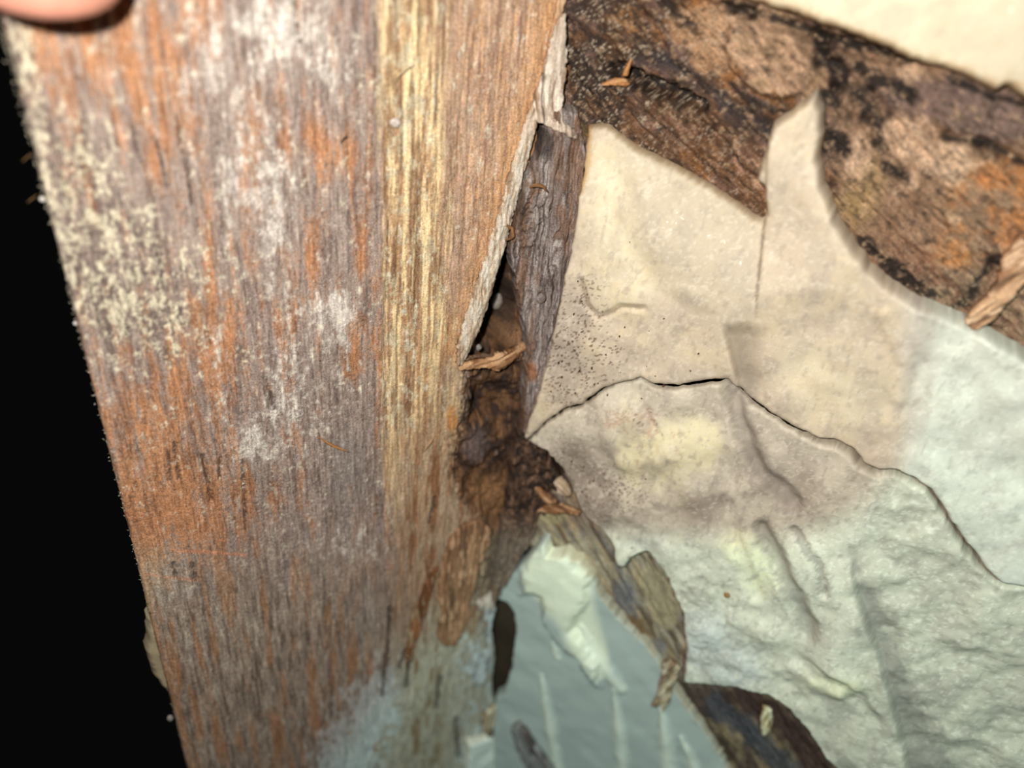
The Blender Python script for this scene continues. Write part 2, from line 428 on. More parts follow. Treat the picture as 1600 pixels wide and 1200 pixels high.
# ---- the lower diagonal board, showing through between the lower foam pieces
def plank_b_h(px, py, s, z, sd):
    a = math.radians(-52)
    al = s * math.cos(a) + z * math.sin(a); ac = -s * math.sin(a) + z * math.cos(a)
    return (fbm(ac * .6, al * .07, 23, 5) - .5) * 2.2 + (fbm(ac * 1.8, al * .3, 24, 3) - .5) * .7
def plank_b_c(px, py, s, z, sd):
    n = len(px); a = math.radians(-52)
    al = s * math.cos(a) + z * math.sin(a); ac = -s * math.sin(a) + z * math.cos(a)
    f1 = fbm(ac * 1.0, al * .09, 31, 5); f2 = fbm(s * .4, z * .4, 32, 4); f3 = fbm(ac * .4, al * .06, 33, 4)
    c = base(n, (158, 142, 122))
    c = mix(c, (122, 110, 104), sm(.45, .65, f3))
    c = mix(c, (174, 146, 112), sm(.52, .72, f1) * .8)
    c = mix(c, (92, 66, 44), sm(.6, .75, fbm(ac * .8, al * .1, 34, 4)) * .8)
    c = mix(c, (182, 172, 130), sm(.5, .9, blob(px, py, [(860, 805, 45, 25, 1.)])) * .8)
    d, t = pdist(px, py, [(850, 868), (880, 870), (915, 895), (940, 930), (985, 975), (1030, 1035)])
    c = mix(c, (120, 84, 48), sm(16, 5, d + (f2 - .5) * 16) * .85)
    c = mix(c, (120, 112, 112), sm(.5, .8, blob(px, py, [(975, 930, 30, 45, .9), (1030, 1010, 25, 30, .8)])) * .8)
    c = mix(c, (166, 146, 116), sm(.5, .7, blob(px, py, [(1020, 905, 32, 40, .9), (1045, 960, 30, 40, .8)])) * .85)
    # the broken end at the bottom
    lowr = sm(1050, 1085, py)
    c = mix(c, (128, 102, 74), lowr * .7); c = mix(c, (78, 58, 52), lowr * sm(.42, .62, f3) * .9)
    c = mix(c, (76, 74, 80), lowr * sm(26, 8, pdist(px, py, [(1120, 1100), (1180, 1150), (1240, 1210)])[0] + (f2 - .5) * 20) * .85)
    c = mix(c, (70, 46, 40), lowr * sm(30, 10, pdist(px, py, [(1150, 1082), (1190, 1100), (1250, 1160), (1300, 1230)])[0] + (f2 - .5) * 14) * .9)
    c = mix(c, (50, 34, 26), sm(14, 4, pdist(px, py, [(1062, 1072), (1100, 1130), (1140, 1180)])[0] + (f2 - .5) * 16) * .7)
    return c
p = slab('plank', WALL, [(812, 770), (900, 760), (1010, 830), (1110, 1000), (1250, 1040), (1420, 1240), (1450, 1500), (1250, 1500), (1040, 1150), (960, 1050), (830, 890)], -1.3, 0.36,
     plank_b_h, plank_b_c, 8, 1.0, 0.3, 6, M_ROT, wall, grain_deg=-52)
tag(p, 'lower grey-brown diagonal board between the foam pieces')

# ================================================================== FOAM
FOAM_CREAM, FOAM_BEIGE, FOAM_GREY = (226, 214, 184), (208, 193, 170), (176, 162, 148)
def foam_lump(s, z, seed, amp=1.0):
    return ((fbm(s * .14, z * .14, seed, 2, .35) - .5) * 2.4 + (fbm(s * .9, z * .9, seed + 1, 2) - .5) * .10 + (fbm(s * 2.0, z * 2.0, seed + 2, 2) - .5) * .09) * amp
CRACK = [(822, 690), (850, 662), (880, 642), (908, 634), (940, 610), (965, 599), (1000, 592), (1022, 602), (1060, 605), (1100, 598), (1135, 597), (1160, 620),
         (1200, 645), (1240, 670), (1280, 690), (1300, 692), (1330, 707), (1345, 727), (1370, 737), (1400, 737), (1450, 762), (1470, 792), (1500, 842), (1530, 882), (1560, 907), (1600, 917), (1790, 930), (1990, 960)]
PLANK_EDGE = [(908, 200), (940, 199), (990, 235), (1060, 270), (1120, 305), (1188, 352)]
def foam_drop(px, py):                            # the crack's lips meet closely except towards its open right end
    d, t = pdist(px, py, CRACK)
    e, t = pdist(px, py, PLANK_EDGE)
    return (1 - .8 * sm(40, 20, d) * sm(1330, 1230, px)) * (1 - .6 * sm(60, 20, e))
POCKET = [(948, 196), (962, 240), (985, 310), (1008, 390), (1050, 450), (1110, 490)]
def foam_a_h(px, py, s, z, sd):
    h = foam_lump(s, z, 41, .5)
    # hollow cell by the rotten strip, the plane beyond its crease, fold running down from the notch, raised tongue
    ex_ = np.interp(py, [p_[1] for p_ in POCKET], [p_[0] for p_ in POCKET])
    h += 1.5 * sm(-34, 26, px - ex_) * sm(560, 440, py) - 1.0 * sm(.3, 1, blob(px, py, [(905, 470, 40, 70, 1.), (900, 620, 60, 50, 1.)]))
    h -= 3.2 * sm(120, 0, pdist(px, py, PLANK_EDGE)[0])
    d, t = pdist(px, py, [(905, 440), (915, 480), (935, 497), (955, 490), (970, 480), (1005, 482)])
    h -= .8 * sm(9, 1, d)
    h += 1.5 * sm(-3, 5, px - (1192 - (py - 350) * .07)) * sm(520, 400, py)
    h -= 2.2 * sm(-5, 4, px - np.interp(py, [500, 545, 600], [1128, 1140, 1152])) * sm(75, 10, px - 1140) * sm(498, 530, py) * sm(650, 590, py)
    h -= 1.5 * sm(.2, 1, blob(px, py, [(1100, 618, 50, 12, 1.)]))
    h += 1.6 * sm(1385, 1450, px + (fbm(px / 60, py / 60, 44, 2) - .5) * 60) * (fbm(px / 75, py / 75, 45, 2))
    d, t = pdist(px, py, [(1380, 490), (1400, 530), (1418, 570), (1405, 620)])
    h += .9 * sm(22, 2, d)
    return h
def foam_wash(c, s, z, seed, amt=.4):             # greyish dust washed over the foam skin
    c = mix(c, (172, 160, 148), sm(.45, .8, fbm(s * .30, z * .16, seed, 5)) * amt)
    c = mix(c, (150, 138, 126), sm(.6, .85, fbm(s * 1.1, z * .6, seed + 1, 4)) * amt)
    return mix(c, (240, 232, 214), sm(.62, .85, fbm(s * 1.4, z * 1.4, seed + 2, 3)) * amt)
def foam_a_c(px, py, s, z, sd):
    n = len(px); f = fbm(s * .2, z * .2, 46, 4); g = fbm(s * 1.5, z * 1.5, 47, 3)
    c = base(n, FOAM_BEIGE)
    c = mix(c, FOAM_CREAM, sm(.15, .85, blob(px, py, [(960, 330, 55, 130, .9), (990, 440, 70, 45, .7), (1330, 620, 130, 80, .7), (1260, 560, 60, 50, .4)]) + (f - .5) * .3))
    c = mix(c, (222, 205, 172), sm(.5, .7, f) * .5)
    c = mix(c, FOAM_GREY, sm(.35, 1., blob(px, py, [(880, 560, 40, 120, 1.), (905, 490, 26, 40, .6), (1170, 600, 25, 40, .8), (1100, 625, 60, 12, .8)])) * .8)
    c = mix(c, (206, 202, 190), sm(1385, 1430, px) * .8)
    ex_ = np.interp(py, [p_[1] for p_ in POCKET], [p_[0] for p_ in POCKET])
    c = mix(c, (200, 188, 164), sm(-20, 24, px - ex_) * sm(520, 430, py) * sm(1200, 1170, px) * .8)
    c = foam_wash(c, s, z, 300, .3)
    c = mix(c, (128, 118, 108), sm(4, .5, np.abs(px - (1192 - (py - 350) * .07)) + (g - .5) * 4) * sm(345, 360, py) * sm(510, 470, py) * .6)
    c = mix(c, (150, 138, 122), sm(-4, 4, px - np.interp(py, [500, 545, 600], [1128, 1140, 1152])) * sm(60, 5, px - 1145) * sm(498, 540, py) * sm(680, 600, py) * .8)  # shade of the depression painted in, right of the crease
    # ochre stain along the rotten board and the strip
    d, t = pdist(px, py, [(912, 205), (915, 250), (905, 300)])
    c = mix(c, (190, 150, 92), sm(9, 1, d + (g - .5) * 6) * .7)
    c = mix(c, (150, 118, 76), sm(1.0, .1, sd + (g - .5) * .8) * sm(1230, 1150, px) * sm(400, 330, py) * .6)
    d, t = pdist(px, py, [(905, 440), (915, 480), (935, 497), (955, 490), (970, 480), (1005, 482)])
    c = mix(c, (140, 124, 104), sm(4, .6, d + (g - .5) * 2) * .7)
    # dark crumbs of frass
    q = fbm(s * 3.0, z * 3.0, 48, 2)
    c = mix(c, (88, 60, 44), sm(.78, .84, q) * sm(.3, .9, blob(px, py, [(880, 560, 60, 120, 1.), (930, 450, 40, 60, .5), (960, 560, 60, 50, .6)])) * .85)
    return c
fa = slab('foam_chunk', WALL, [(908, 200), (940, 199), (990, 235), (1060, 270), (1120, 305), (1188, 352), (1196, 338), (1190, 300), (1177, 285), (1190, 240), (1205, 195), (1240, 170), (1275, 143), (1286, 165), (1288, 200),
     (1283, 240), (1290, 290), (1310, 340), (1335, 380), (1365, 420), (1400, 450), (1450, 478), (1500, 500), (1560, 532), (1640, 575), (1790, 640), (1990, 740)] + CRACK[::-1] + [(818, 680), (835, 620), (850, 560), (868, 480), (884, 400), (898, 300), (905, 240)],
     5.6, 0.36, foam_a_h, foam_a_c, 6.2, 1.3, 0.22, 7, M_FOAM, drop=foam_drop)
tag(fa, 'upper cream foam slab with pointed tongue under the dark rotten board', 'foam', 'foam pieces on the wall')

BANDY, BANDX = [850, 930, 1020, 1110, 1210, 1400], [1322, 1340, 1372, 1398, 1425, 1480]
def foam_b_h(px, py, s, z, sd):
    h = foam_lump(s, z, 51, .75)
    h += 1.6 * sm(.2, .9, blob(px, py, [(980, 680, 50, 60, .9), (1060, 700, 60, 50, .9), (1100, 780, 60, 50, .6)]))
    h -= 1.5 * sm(.3, 1, blob(px, py, [(890, 760, 40, 70, 1.)]))
    for pts, wd, dp in (([(1140, 600), (1160, 680), (1190, 740), (1240, 790)], 20, 1.8), ([(1190, 830), (1215, 880), (1250, 950), (1262, 985)], 22, 1.9),
                        ([(1130, 780), (1150, 850), (1180, 930)], 18, 1.0),
                        ([(1010, 640), (1030, 680), (1010, 740)], 10, .7), ([(1240, 830), (1280, 880), (1290, 920)], 12, .9), ([(1245, 1030), (1320, 1060), (1370, 1120)], 16, 1.)):
        d, t = pdist(px, py, pts)
        h -= dp * sm(wd, wd * .1, d + (fbm(px / 25, py / 25, 52, 2) - .5) * 6)
    bx = np.interp(py, BANDY, BANDX); h += 2.2 * sm(8, -6, px - bx) * sm(-170, -10, px - bx) * sm(840, 900, py)
    h += 1.8 * sm(.3, 1, blob(px, py, [(1310, 1060, 55, 28, 1.), (1290, 1010, 40, 50, .6), (1170, 900, 40, 70, .6)]))
    # coarse spray skin, right
    h += (fbm(s * .32, z * .32, 53, 2) - .5) * .6 * sm(1280, 1450, px)
    h += (fbm(s * .8, z * .5, 54, 2) - .5) * .45 * sm(.3, .9, blob(px, py, [(1100, 960, 90, 110, 1.), (1200, 1060, 100, 50, .8)]))
    return h
def foam_b_c(px, py, s, z, sd):
    n = len(px); f = fbm(s * .2, z * .2, 56, 4); g = fbm(s * 1.5, z * 1.5, 57, 3)
    c = base(n, (212, 202, 182))
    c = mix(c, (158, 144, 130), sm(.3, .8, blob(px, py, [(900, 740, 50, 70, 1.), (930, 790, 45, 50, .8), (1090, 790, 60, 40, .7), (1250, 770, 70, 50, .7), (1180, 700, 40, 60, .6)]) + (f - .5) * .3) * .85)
    c = mix(c, (236, 226, 188), sm(.15, .8, blob(px, py, [(985, 690, 28, 75, .9), (1070, 690, 50, 45, .8), (1040, 740, 40, 60, .5), (1110, 700, 30, 50, .5), (1190, 900, 50, 60, .6), (1150, 850, 30, 30, .5), (1310, 1060, 60, 25, .9), (1560, 800, 60, 50, .5)]) + (f - .5) * .35))
    c = mix(c, (190, 140, 112), sm(.45, .8, blob(px, py, [(970, 650, 40, 18, .8), (1020, 660, 20, 40, .6), (1060, 690, 14, 40, .5), (1000, 720, 12, 40, .5)]) + (g - .5) * .7) * .5)
    c = mix(c, (186, 178, 160), sm(1280, 1400, px) * .7)  # right side darkened in the colour to offset the strong light there
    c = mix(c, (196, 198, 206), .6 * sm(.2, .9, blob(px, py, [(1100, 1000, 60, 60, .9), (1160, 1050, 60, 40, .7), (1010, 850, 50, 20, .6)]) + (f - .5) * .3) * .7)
    c = foam_wash(c, s, z, 310, .4)
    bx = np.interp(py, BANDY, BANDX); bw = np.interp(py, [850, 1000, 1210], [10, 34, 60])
    c = mix(c, (118, 112, 106), sm(-10, 8, px - bx + (g - .5) * 6) * sm(16, -14, px - bx - bw + (fbm(px / 22, py / 22, 320, 3) - .5) * 40) * sm(845, 890, py) * .62)  # shade beside the step painted in as a widening grey band
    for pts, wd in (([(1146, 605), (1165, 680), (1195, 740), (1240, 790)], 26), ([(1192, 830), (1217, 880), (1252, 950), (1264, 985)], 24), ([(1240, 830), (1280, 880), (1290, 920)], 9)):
        c = mix(c, (146, 136, 126), sm(wd, wd * .3, pdist(px, py, pts)[0] + (g - .5) * 12) * .65)  # crease shadows painted along the grooves as darker grey
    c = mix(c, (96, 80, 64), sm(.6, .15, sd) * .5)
    q = fbm(s * 3.0, z * 3.0, 58, 2)
    c = mix(c, (84, 58, 44), sm(.78, .84, q) * sm(.3, .9, blob(px, py, [(960, 770, 80, 60, .9), (880, 700, 40, 60, .6), (1000, 650, 60, 30, .7)])) * .8)
    return c
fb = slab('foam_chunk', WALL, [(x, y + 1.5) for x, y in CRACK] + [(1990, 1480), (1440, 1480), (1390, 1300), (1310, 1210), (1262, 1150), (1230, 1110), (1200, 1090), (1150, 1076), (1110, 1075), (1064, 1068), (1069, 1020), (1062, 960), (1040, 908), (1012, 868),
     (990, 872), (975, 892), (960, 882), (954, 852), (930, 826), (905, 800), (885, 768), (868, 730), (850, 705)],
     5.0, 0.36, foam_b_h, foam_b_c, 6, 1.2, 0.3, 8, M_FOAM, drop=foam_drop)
tag(fb, 'large lower cream foam slab with long grey creases under the crack', 'foam', 'foam pieces on the wall')

def foam_c_h(px, py, s, z, sd):
    return foam_lump(s, z, 61, .7)
def foam_c_c(px, py, s, z, sd):
    n = len(px); f = fbm(s * .2, z * .2, 66, 4); g = fbm(s * 1.5, z * 1.5, 67, 3)
    c = base(n, (206, 194, 168)); c = mix(c, (216, 206, 178), sm(.45, .7, f))
    c = mix(c, (176, 134, 84), sm(2.4, .2, sd + (g - .5) * 1.6) * .6)
    return c
fc = slab('foam_chunk', WALL, [(1130, -12), (1165, 3), (1215, 18), (1262, 32), (1322, 55), (1380, 74), (1420, 95), (1480, 112), (1530, 135), (1556, 150), (1572, 138), (1605, 158), (1680, 195), (1790, 240), (1990, 330), (1990, -440), (1050, -440)],
     7.0, 0.42, foam_c_h, foam_c_c, 7, 1.3, 0.25, 9, M_FOAM)
tag(fc, 'smooth cream foam slab above the dark rotten board, top corner', 'foam', 'foam pieces on the wall')

KNIFE = (([(842, 1062), (850, 1110), (868, 1210)], 12, 1.5), ([(955, 1085), (965, 1150), (972, 1230)], 15, 1.3), ([(860, 1012), (868, 1036)], 9, 1.0), ([(1030, 1115), (1038, 1170), (1045, 1240)], 18, 1.6), ([(905, 985), (930, 1035), (968, 1085)], 14, 1.3), ([(1062, 1160), (1085, 1215)], 14, 1.2))
def foam_d_h(px, py, s, z, sd):
    h = foam_lump(s, z, 71, .22)
    # torn lump near the top with a curling lower edge, long shallow knife ridges below
    lump = [(824, 860), (850, 850), (880, 872), (915, 900), (920, 925), (912, 955), (892, 985), (905, 1000), (930, 1040), (934, 1075), (915, 1050), (880, 1010), (850, 985), (842, 940), (815, 930)]
    d, _ = pdist(px, py, lump + lump[:1]); d = np.where(inside(px, py, lump), -d, d) + (fbm(px / 22, py / 22, 72, 3) - .5) * 14
    w = sm(9, -9, d)
    h += 1.0 * w + .5 * sm(0, -30, d) - 2.0 * sm(850, 1000, py) * (1 - w)
    ridge = 0
    for pts, wd, hh in KNIFE:
        d, t = pdist(px, py, pts); wd = wd * (.35 + .65 * sm(0, .6, t)) + (fbm(px / 15, py / 15, 73, 2) - .5) * 6
        ridge = ridge + .6 * hh * sm(1, 0, d / np.maximum(wd, 2))
    return h + ridge
def foam_d_c(px, py, s, z, sd):
    n = len(px); f = fbm(s * .3, z * .1, 76, 3); g = fbm(s * 1.5, z * 1.5, 77, 3)
    c = base(n, (180, 184, 178)); c = mix(c, (232, 228, 204), sm(.35, .6, blob(px, py, [(870, 900, 60, 60, 1.), (910, 1000, 40, 60, .6), (940, 1050, 20, 40, .4)])))
    for pts, wd, hh in KNIFE:
        d, t = pdist(px, py, pts)
        c = mix(c, (234, 232, 214), sm(wd * 1.1, 0, d / (.35 + .65 * sm(0, .6, t)) + (g - .5) * 8) * .7)  # glossy sheen of the ridges painted in as paler streaks
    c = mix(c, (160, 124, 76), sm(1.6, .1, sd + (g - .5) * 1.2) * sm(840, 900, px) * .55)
    return c
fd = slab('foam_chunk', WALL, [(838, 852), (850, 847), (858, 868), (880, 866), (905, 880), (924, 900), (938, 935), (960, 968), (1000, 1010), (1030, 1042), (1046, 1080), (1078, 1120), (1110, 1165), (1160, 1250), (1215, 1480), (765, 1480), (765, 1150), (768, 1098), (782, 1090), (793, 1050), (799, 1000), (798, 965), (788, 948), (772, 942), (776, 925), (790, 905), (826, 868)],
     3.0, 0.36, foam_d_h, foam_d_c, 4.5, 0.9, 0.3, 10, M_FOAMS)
tag(fd, 'smooth pale blue-lit foam wedge with sliced ridges beside the dark slit', 'foam', 'foam pieces on the wall')

def foam_e_c(px, py, s, z, sd):
    c = base(len(px), (238, 236, 226)); return mix(c, (170, 140, 100), sm(1.0, .1, sd) * .5)
fe = slab('foam_chunk', STUD, [(733, 1166), (760, 1158), (788, 1143), (797, 1190), (812, 1300), (760, 1330), (728, 1210)], 1.5, 0.4, lambda px, py, s, z, sd: foam_lump(s, z, 81, .4), foam_e_c, 6, .9, 0.2, 11, M_FOAMS)
tag(fe, 'small square white foam bit at the bottom edge against the stud', 'foam', 'foam pieces on the wall')

# ================================================================== THE STUD
WS = -hit(STUD, 130, 550)[0]
def vline(px, py, y):                            # the vertical edge through (px,py), at image row y
    s = hit(STUD, px, py)[0]
    lo_, hi_ = -400.0, 400.0
    for _ in range(50):
        m = (lo_ + hi_) / 2
        q = pix(np.array([point(STUD, s, m)]))[1][0]
        if q > y: lo_ = m
        else: hi_ = m
    return tuple(float(v[0]) for v in pix(np.array([point(STUD, s, m)])))
stud = thing('timber_stud', point(STUD, -WS / 2, -260, -19), 'wide weathered orange-grey timber stud with torn edge, gripped by a fingertip', 'timber')
LIP = [(882, -40), (880, 0), (872, 40), (852, 140), (834, 185), (824, 230), (808, 280), (794, 335), (780, 390), (765, 430), (752, 475), (735, 525), (718, 562)]
LOWER = [(728, 590), (722, 640), (706, 700), (704, 745), (722, 790), (755, 815), (762, 850), (745, 890), (735, 930), (745, 955)]
def stud_h(px, py, s, z, sd):
    h = (fbm(s * .9, z * .05, 101, 5) - .5) * .75 + (fbm(s * 3.0, z * .25, 102, 3) - .5) * .22 + (fbm(s * .08, z * .03, 103, 3) - .5) * 1.0
    h += (fbm(s * 2.2, z * 2.2, 104, 3) - .5) * .22
    # torn, rotted hollow to the right of the lower tear
    inx = np.interp(py, [p_[1] for p_ in LOWER], [p_[0] for p_ in LOWER])
    e = px - inx + (fbm(px / 16, py / 16, 105) - .5) * 30
    w = sm(-8, 34, e) * sm(555, 575, py) * sm(1010, 930, py)
    h -= w * (2.6 + 1.3 * (fbm(s * .35, z * .3, 106, 4) - .5) * 2)
    h -= 3.5 * sm(.3, .9, blob(px, py, [(775, 640, 40, 45, 1.)]))
    h += 2.0 * sm(.4, .9, blob(px, py, [(745, 715, 26, 24, 1.)])) * w
    h -= 1.6 * sm(980, 1120, py) * sm(600, 700, px)
    # lip lifts as it nears the tear
    le = np.interp(py, [p_[1] for p_ in LIP], [p_[0] for p_ in LIP])
    h += .3 * sm(50, 0, le - px) * sm(580, 520, py)
    for pts, wd, dp in STUD_CRACKS:
        h -= dp * sm(wd, 0, pdist(px, py, pts)[0])
    return h
STUD_CRACKS = [([(262, 705), (266, 750)], 4, .5), ([(272, 690), (280, 745)], 4, .6), ([(316, 712), (330, 780)], 4.5, .7), ([(378, 720), (384, 830)], 3, .4), ([(344, 715), (342, 745)], 3, .4),
               ([(205, 195), (222, 255)], 3, .4), ([(243, 215), (262, 290)], 3.5, .4), ([(275, 180), (300, 320)], 3, .4), ([(460, 5), (470, 75)], 3, .4), ([(415, 590), (430, 640)], 4, .4),
               ([(610, 950), (604, 1040), (598, 1090)], 5, .9), ([(680, 780), (672, 820)], 4, .6), ([(300, 880), (308, 905)], 4, .5), ([(270, 880), (274, 900)], 4, .5),
               ([(640, 1040), (636, 1075)], 6, .8), ([(716, 1130), (720, 1190)], 6, .9), ([(660, 960), (640, 1010), (625, 1045)], 6, .8), ([(690, 1060), (684, 1110)], 5, .6)]
def stud_c(px, py, s, z, sd):
    n = len(px)
    f1 = fbm(s * 1.5, z * .09, 111, 5); f2 = fbm(s * .55, z * .05, 112, 5); bl = fbm(s * .22, z * .09, 113, 4); f3 = fbm(s * 3.2, z * .3, 114, 3)
    sp = fbm(s * 1.6, z * 1.3, 115, 4); sp2 = fbm(s * .8, z * .45, 116, 5); fine = fbm(s * 4, z * 3, 117, 2); st = fbm(s * .9, z * .16, 118, 5)
    c = base(n, (153, 136, 126))
    c = mix(c, (112, 94, 88), sm(.5, .75, f1) * .55); c = mix(c, (168, 150, 140), sm(.52, .8, f3) * .45)
    # bare orange wood showing in streaks
    ob = blob(px, py, [(70, 60, 120, 90, .30), (240, 120, 70, 150, .34), (130, 170, 60, 80, .12), (510, 230, 45, 45, .42), (485, 390, 16, 55, .5), (250, 640, 110, 110, .40), (240, 800, 110, 80, .55), (330, 560, 40, 80, .25),
                       (330, 420, 14, 90, .35), (450, 500, 30, 60, .25), (545, 560, 22, 50, .3), (270, 960, 60, 60, .2), (760, 120, 70, 200, .05), (450, 130, 60, 60, .1), (540, 20, 30, 60, .0), (640, 640, 60, 140, .15),
                       (640, 850, 60, 160, .15), (390, 770, 50, 80, .2), (330, 1080, 100, 120, .05)]) - blob(px, py, [(160, 400, 100, 130, .22), (430, 60, 90, 90, .10), (420, 640, 80, 90, .12), (560, 740, 50, 130, .25)])
    gr = fbm(s * 2.6, z * 1.6, 119, 3)
    o = sm(.43, .74, f2 * .36 + st * .30 + bl * .16 + gr * .18 + ob * .60 - .05)
    o = o * (1 - .6 * sm(680, 740, px) * sm(640, 430, py))
    c = mix(c, (182, 126, 84), o * .85); c = mix(c, (148, 94, 58), o * sm(.5, .75, f1 * .6 + gr * .4) * .7); c = mix(c, (200, 152, 112), o * sm(.5, .8, f3 * .5 + gr * .5) * .55)
    c = mix(c, (104, 86, 78), sm(.52, .74, gr * .6 + f1 * .4) * .5)
    # pale, yellow early-wood band
    bx = 592 + (py * .012); band = sm(-8, 10, px - bx + (f3 - .5) * 14) * sm(140, 70, px - bx + (bl - .5) * 40) * sm(880, 640, py)
    c = mix(c, (180, 140, 100), band * .8)
    yb = fbm(s * 1.1, z * .045, 121, 5)
    c = mix(c, (232, 206, 160), band * sm(.36, .60, yb * .8 + gr * .2) * .95); c = mix(c, (120, 86, 62), band * sm(.52, .68, fbm(s * 1.2, z * .06, 122, 4)) * .75)
    c = mix(c, (196, 188, 160), band * sm(.55, .7, sp2) * .5)
    # pinkish tan to the right of it
    rb = sm(680, 740, px + (bl - .5) * 60) * sm(640, 430, py)
    c = mix(c, (192, 158, 130), rb * .85); c = mix(c, (156, 122, 104), rb * sm(.46, .72, fbm(s * .9, z * .3, 124, 5)) * .75); c = mix(c, (196, 152, 110), rb * sm(.5, .75, f1 * .6 + gr * .4) * .7)
    # ochre weathered band hugging the torn lip
    le = np.interp(py, [p_[1] for p_ in LIP], [p_[0] for p_ in LIP])
    c = mix(c, (190, 142, 94), sm(58, 14, le - px + (f1 - .5) * 26) * sm(590, 540, py) * .6)
    # white bloom
    wb = blob(px, py, [(440, 45, 60, 70, .62), (520, 110, 34, 50, .42), (350, 40, 60, 60, .2), (395, 260, 60, 90, .36), (430, 350, 26, 70, .45), (365, 300, 20, 40, .3), (535, 490, 30, 40, .6), (480, 470, 40, 30, .3), (395, 690, 34, 40, .5), (440, 600, 20, 80, .32), (480, 560, 70, 80, .18),
                       (480, 660, 60, 40, .25), (350, 540, 26, 60, .3), (560, 850, 40, 40, .35), (330, 70, 20, 60, .3), (320, 150, 50, 60, .2), (480, 820, 40, 60, .2), (440, 930, 40, 50, .2), (300, 925, 30, 20, .4), (540, 1150, 40, 70, .3), (590, 1080, 30, 60, .2)])
    cl = fbm(s * .9, z * .28, 125, 5)
    w = sm(.54, .84, sp2 * .24 + cl * .30 + sp * .18 + gr * .14 + f1 * .06 + wb * .56)
    c = mix(c, (214, 205, 195), w * (.7 + .3 * sm(.35, .6, gr)))
    w = sm(.60, .74, sp * .6 + fine * .3 + wb * .25); c = mix(c, (205, 196, 188), w * .2)
    # cream dust on the left
    yb = blob(px, py, [(110, 280, 80, 100, .46), (160, 400, 110, 100, .46), (235, 490, 100, 70, .40), (135, 270, 12, 30, .3), (195, 400, 20, 40, .25), (60, 200, 30, 100, .3), (185, 450, 70, 60, .3), (30, 80, 26, 120, .6), (270, 560, 30, 30, .25), (210, 390, 30, 30, .4), (375, 555, 22, 30, .4)])
    w = sm(.60, .80, sp * .34 + gr * .20 + sp2 * .32 + cl * .10 + np.minimum(yb, .55) * .34)
    c = mix(c, (96, 84, 78), sm(.15, .5, yb) * sm(.6, .3, gr) * .75)
    c = mix(c, (216, 206, 178), w * .8)
    # salmon rubbed patch and scratches
    w = sm(.4, .8, blob(px, py, [(300, 800, 70, 50, .9), (250, 850, 60, 40, .8), (330, 880, 60, 25, .6)]) + (sp - .5) * .6)
    c = mix(c, (200, 138, 100), w * .45 * sm(.3, .7, gr))
    for pts, wd in (([(268, 858), (330, 862), (385, 868)], 3.5), ([(225, 898), (270, 902), (312, 905)], 4), ([(385, 1116), (430, 1118), (468, 1119)], 3), ([(355, 1048), (395, 1042)], 3)):
        c = mix(c, (214, 140, 104), sm(wd, .5, pdist(px, py, pts)[0] + (fine - .5) * 2.5) * .8)
    # dull and grey towards the foot
    dl = sm(820, 980, py) * sm(700, 560, px)
    c = mix(c, (158, 143, 128), dl * .8); c = mix(c, (104, 86, 74), dl * sm(.5, .75, fbm(s * 1.6, z * .12, 191, 4)) * .75); c = mix(c, (194, 184, 168), dl * sm(.5, .8, st * .5 + f3 * .3 + gr * .2) * .7)
    c = mix(c, (172, 124, 84), dl * sm(.52, .75, f2) * .6)
    c = mix(c, (146, 138, 132), sm(.3, .9, blob(px, py, [(545, 740, 50, 110, .8), (560, 960, 60, 90, .7)])) * .6)
    # brown frayed wood right of the band
    w = sm(590, 660, px) * sm(620, 720, py)
    c = mix(c, (176, 146, 116), w * .7); c = mix(c, (138, 94, 62), w * sm(.5, .68, f2) * .8); c = mix(c, (186, 166, 140), w * sm(.56, .72, st) * .7)
    # rotted hollow
    inx = np.interp(py, [p_[1] for p_ in LOWER], [p_[0] for p_ in LOWER])
    e = sm(-10, 16, px - inx + (sp - .5) * 36) * sm(550, 575, py)
    hc = base(n, (92, 66, 46)); hc = mix(hc, (122, 90, 64), sm(.45, .72, fbm(s * 1.2, z * .12, 131, 4))); hc = mix(hc, (56, 42, 36), sm(.46, .72, fbm(s * .35, z * .25, 132, 4)) * sm(780, 720, py))
    hc = mix(hc, (106, 92, 88), sm(.4, .9, blob(px, py, [(745, 700, 32, 34, 1.), (790, 650, 24, 40, .4)])) * .8)
    hc = mix(hc, (146, 110, 76), sm(.2, 1., blob(px, py, [(770, 780, 40, 40, 1.), (790, 560, 40, 30, .5)])) * .75)
    hc = mix(hc, (128, 108, 90), sm(820, 870, py) * .8)
    c = c + (hc - c) * e[:, None]
    c = mix(c, (190, 130, 66), sm(.4, .9, blob(px, py, [(707, 655, 12, 30, 1.), (700, 770, 8, 20, .6)])) * .8)
    # foot, below the flake: bleached grey
    w = sm(940, 1010, py + (bl - .5) * 60) * sm(560, 640, px)
    c = mix(c, (184, 174, 156), w * .75); c = mix(c, (138, 108, 76), w * sm(.52, .66, st) * sm(700, 620, np.abs(px - 660) * 3 + 560) * .9); c = mix(c, (200, 202, 202), w * sm(.52, .7, sp2) * sm(700, 725, px) * .8)
    w = sm(.35, .75, blob(px, py, [(560, 1150, 60, 80, .8), (600, 1080, 40, 60, .6), (520, 1190, 40, 40, .5)]) + (sp2 - .5) * .7 + (st - .5) * .5)
    c = mix(c, (196, 198, 196), w * .85)
    for pts, wd, dp in STUD_CRACKS:
        c = mix(c, (60, 46, 40), sm(wd, wd * .2, pdist(px, py, pts)[0] + (fine - .5) * 5 + (gr - .5) * 4) * .75)
    return c
edge_top = [vline(130, 550, -420)]; edge_bot = [vline(130, 550, 1420)]
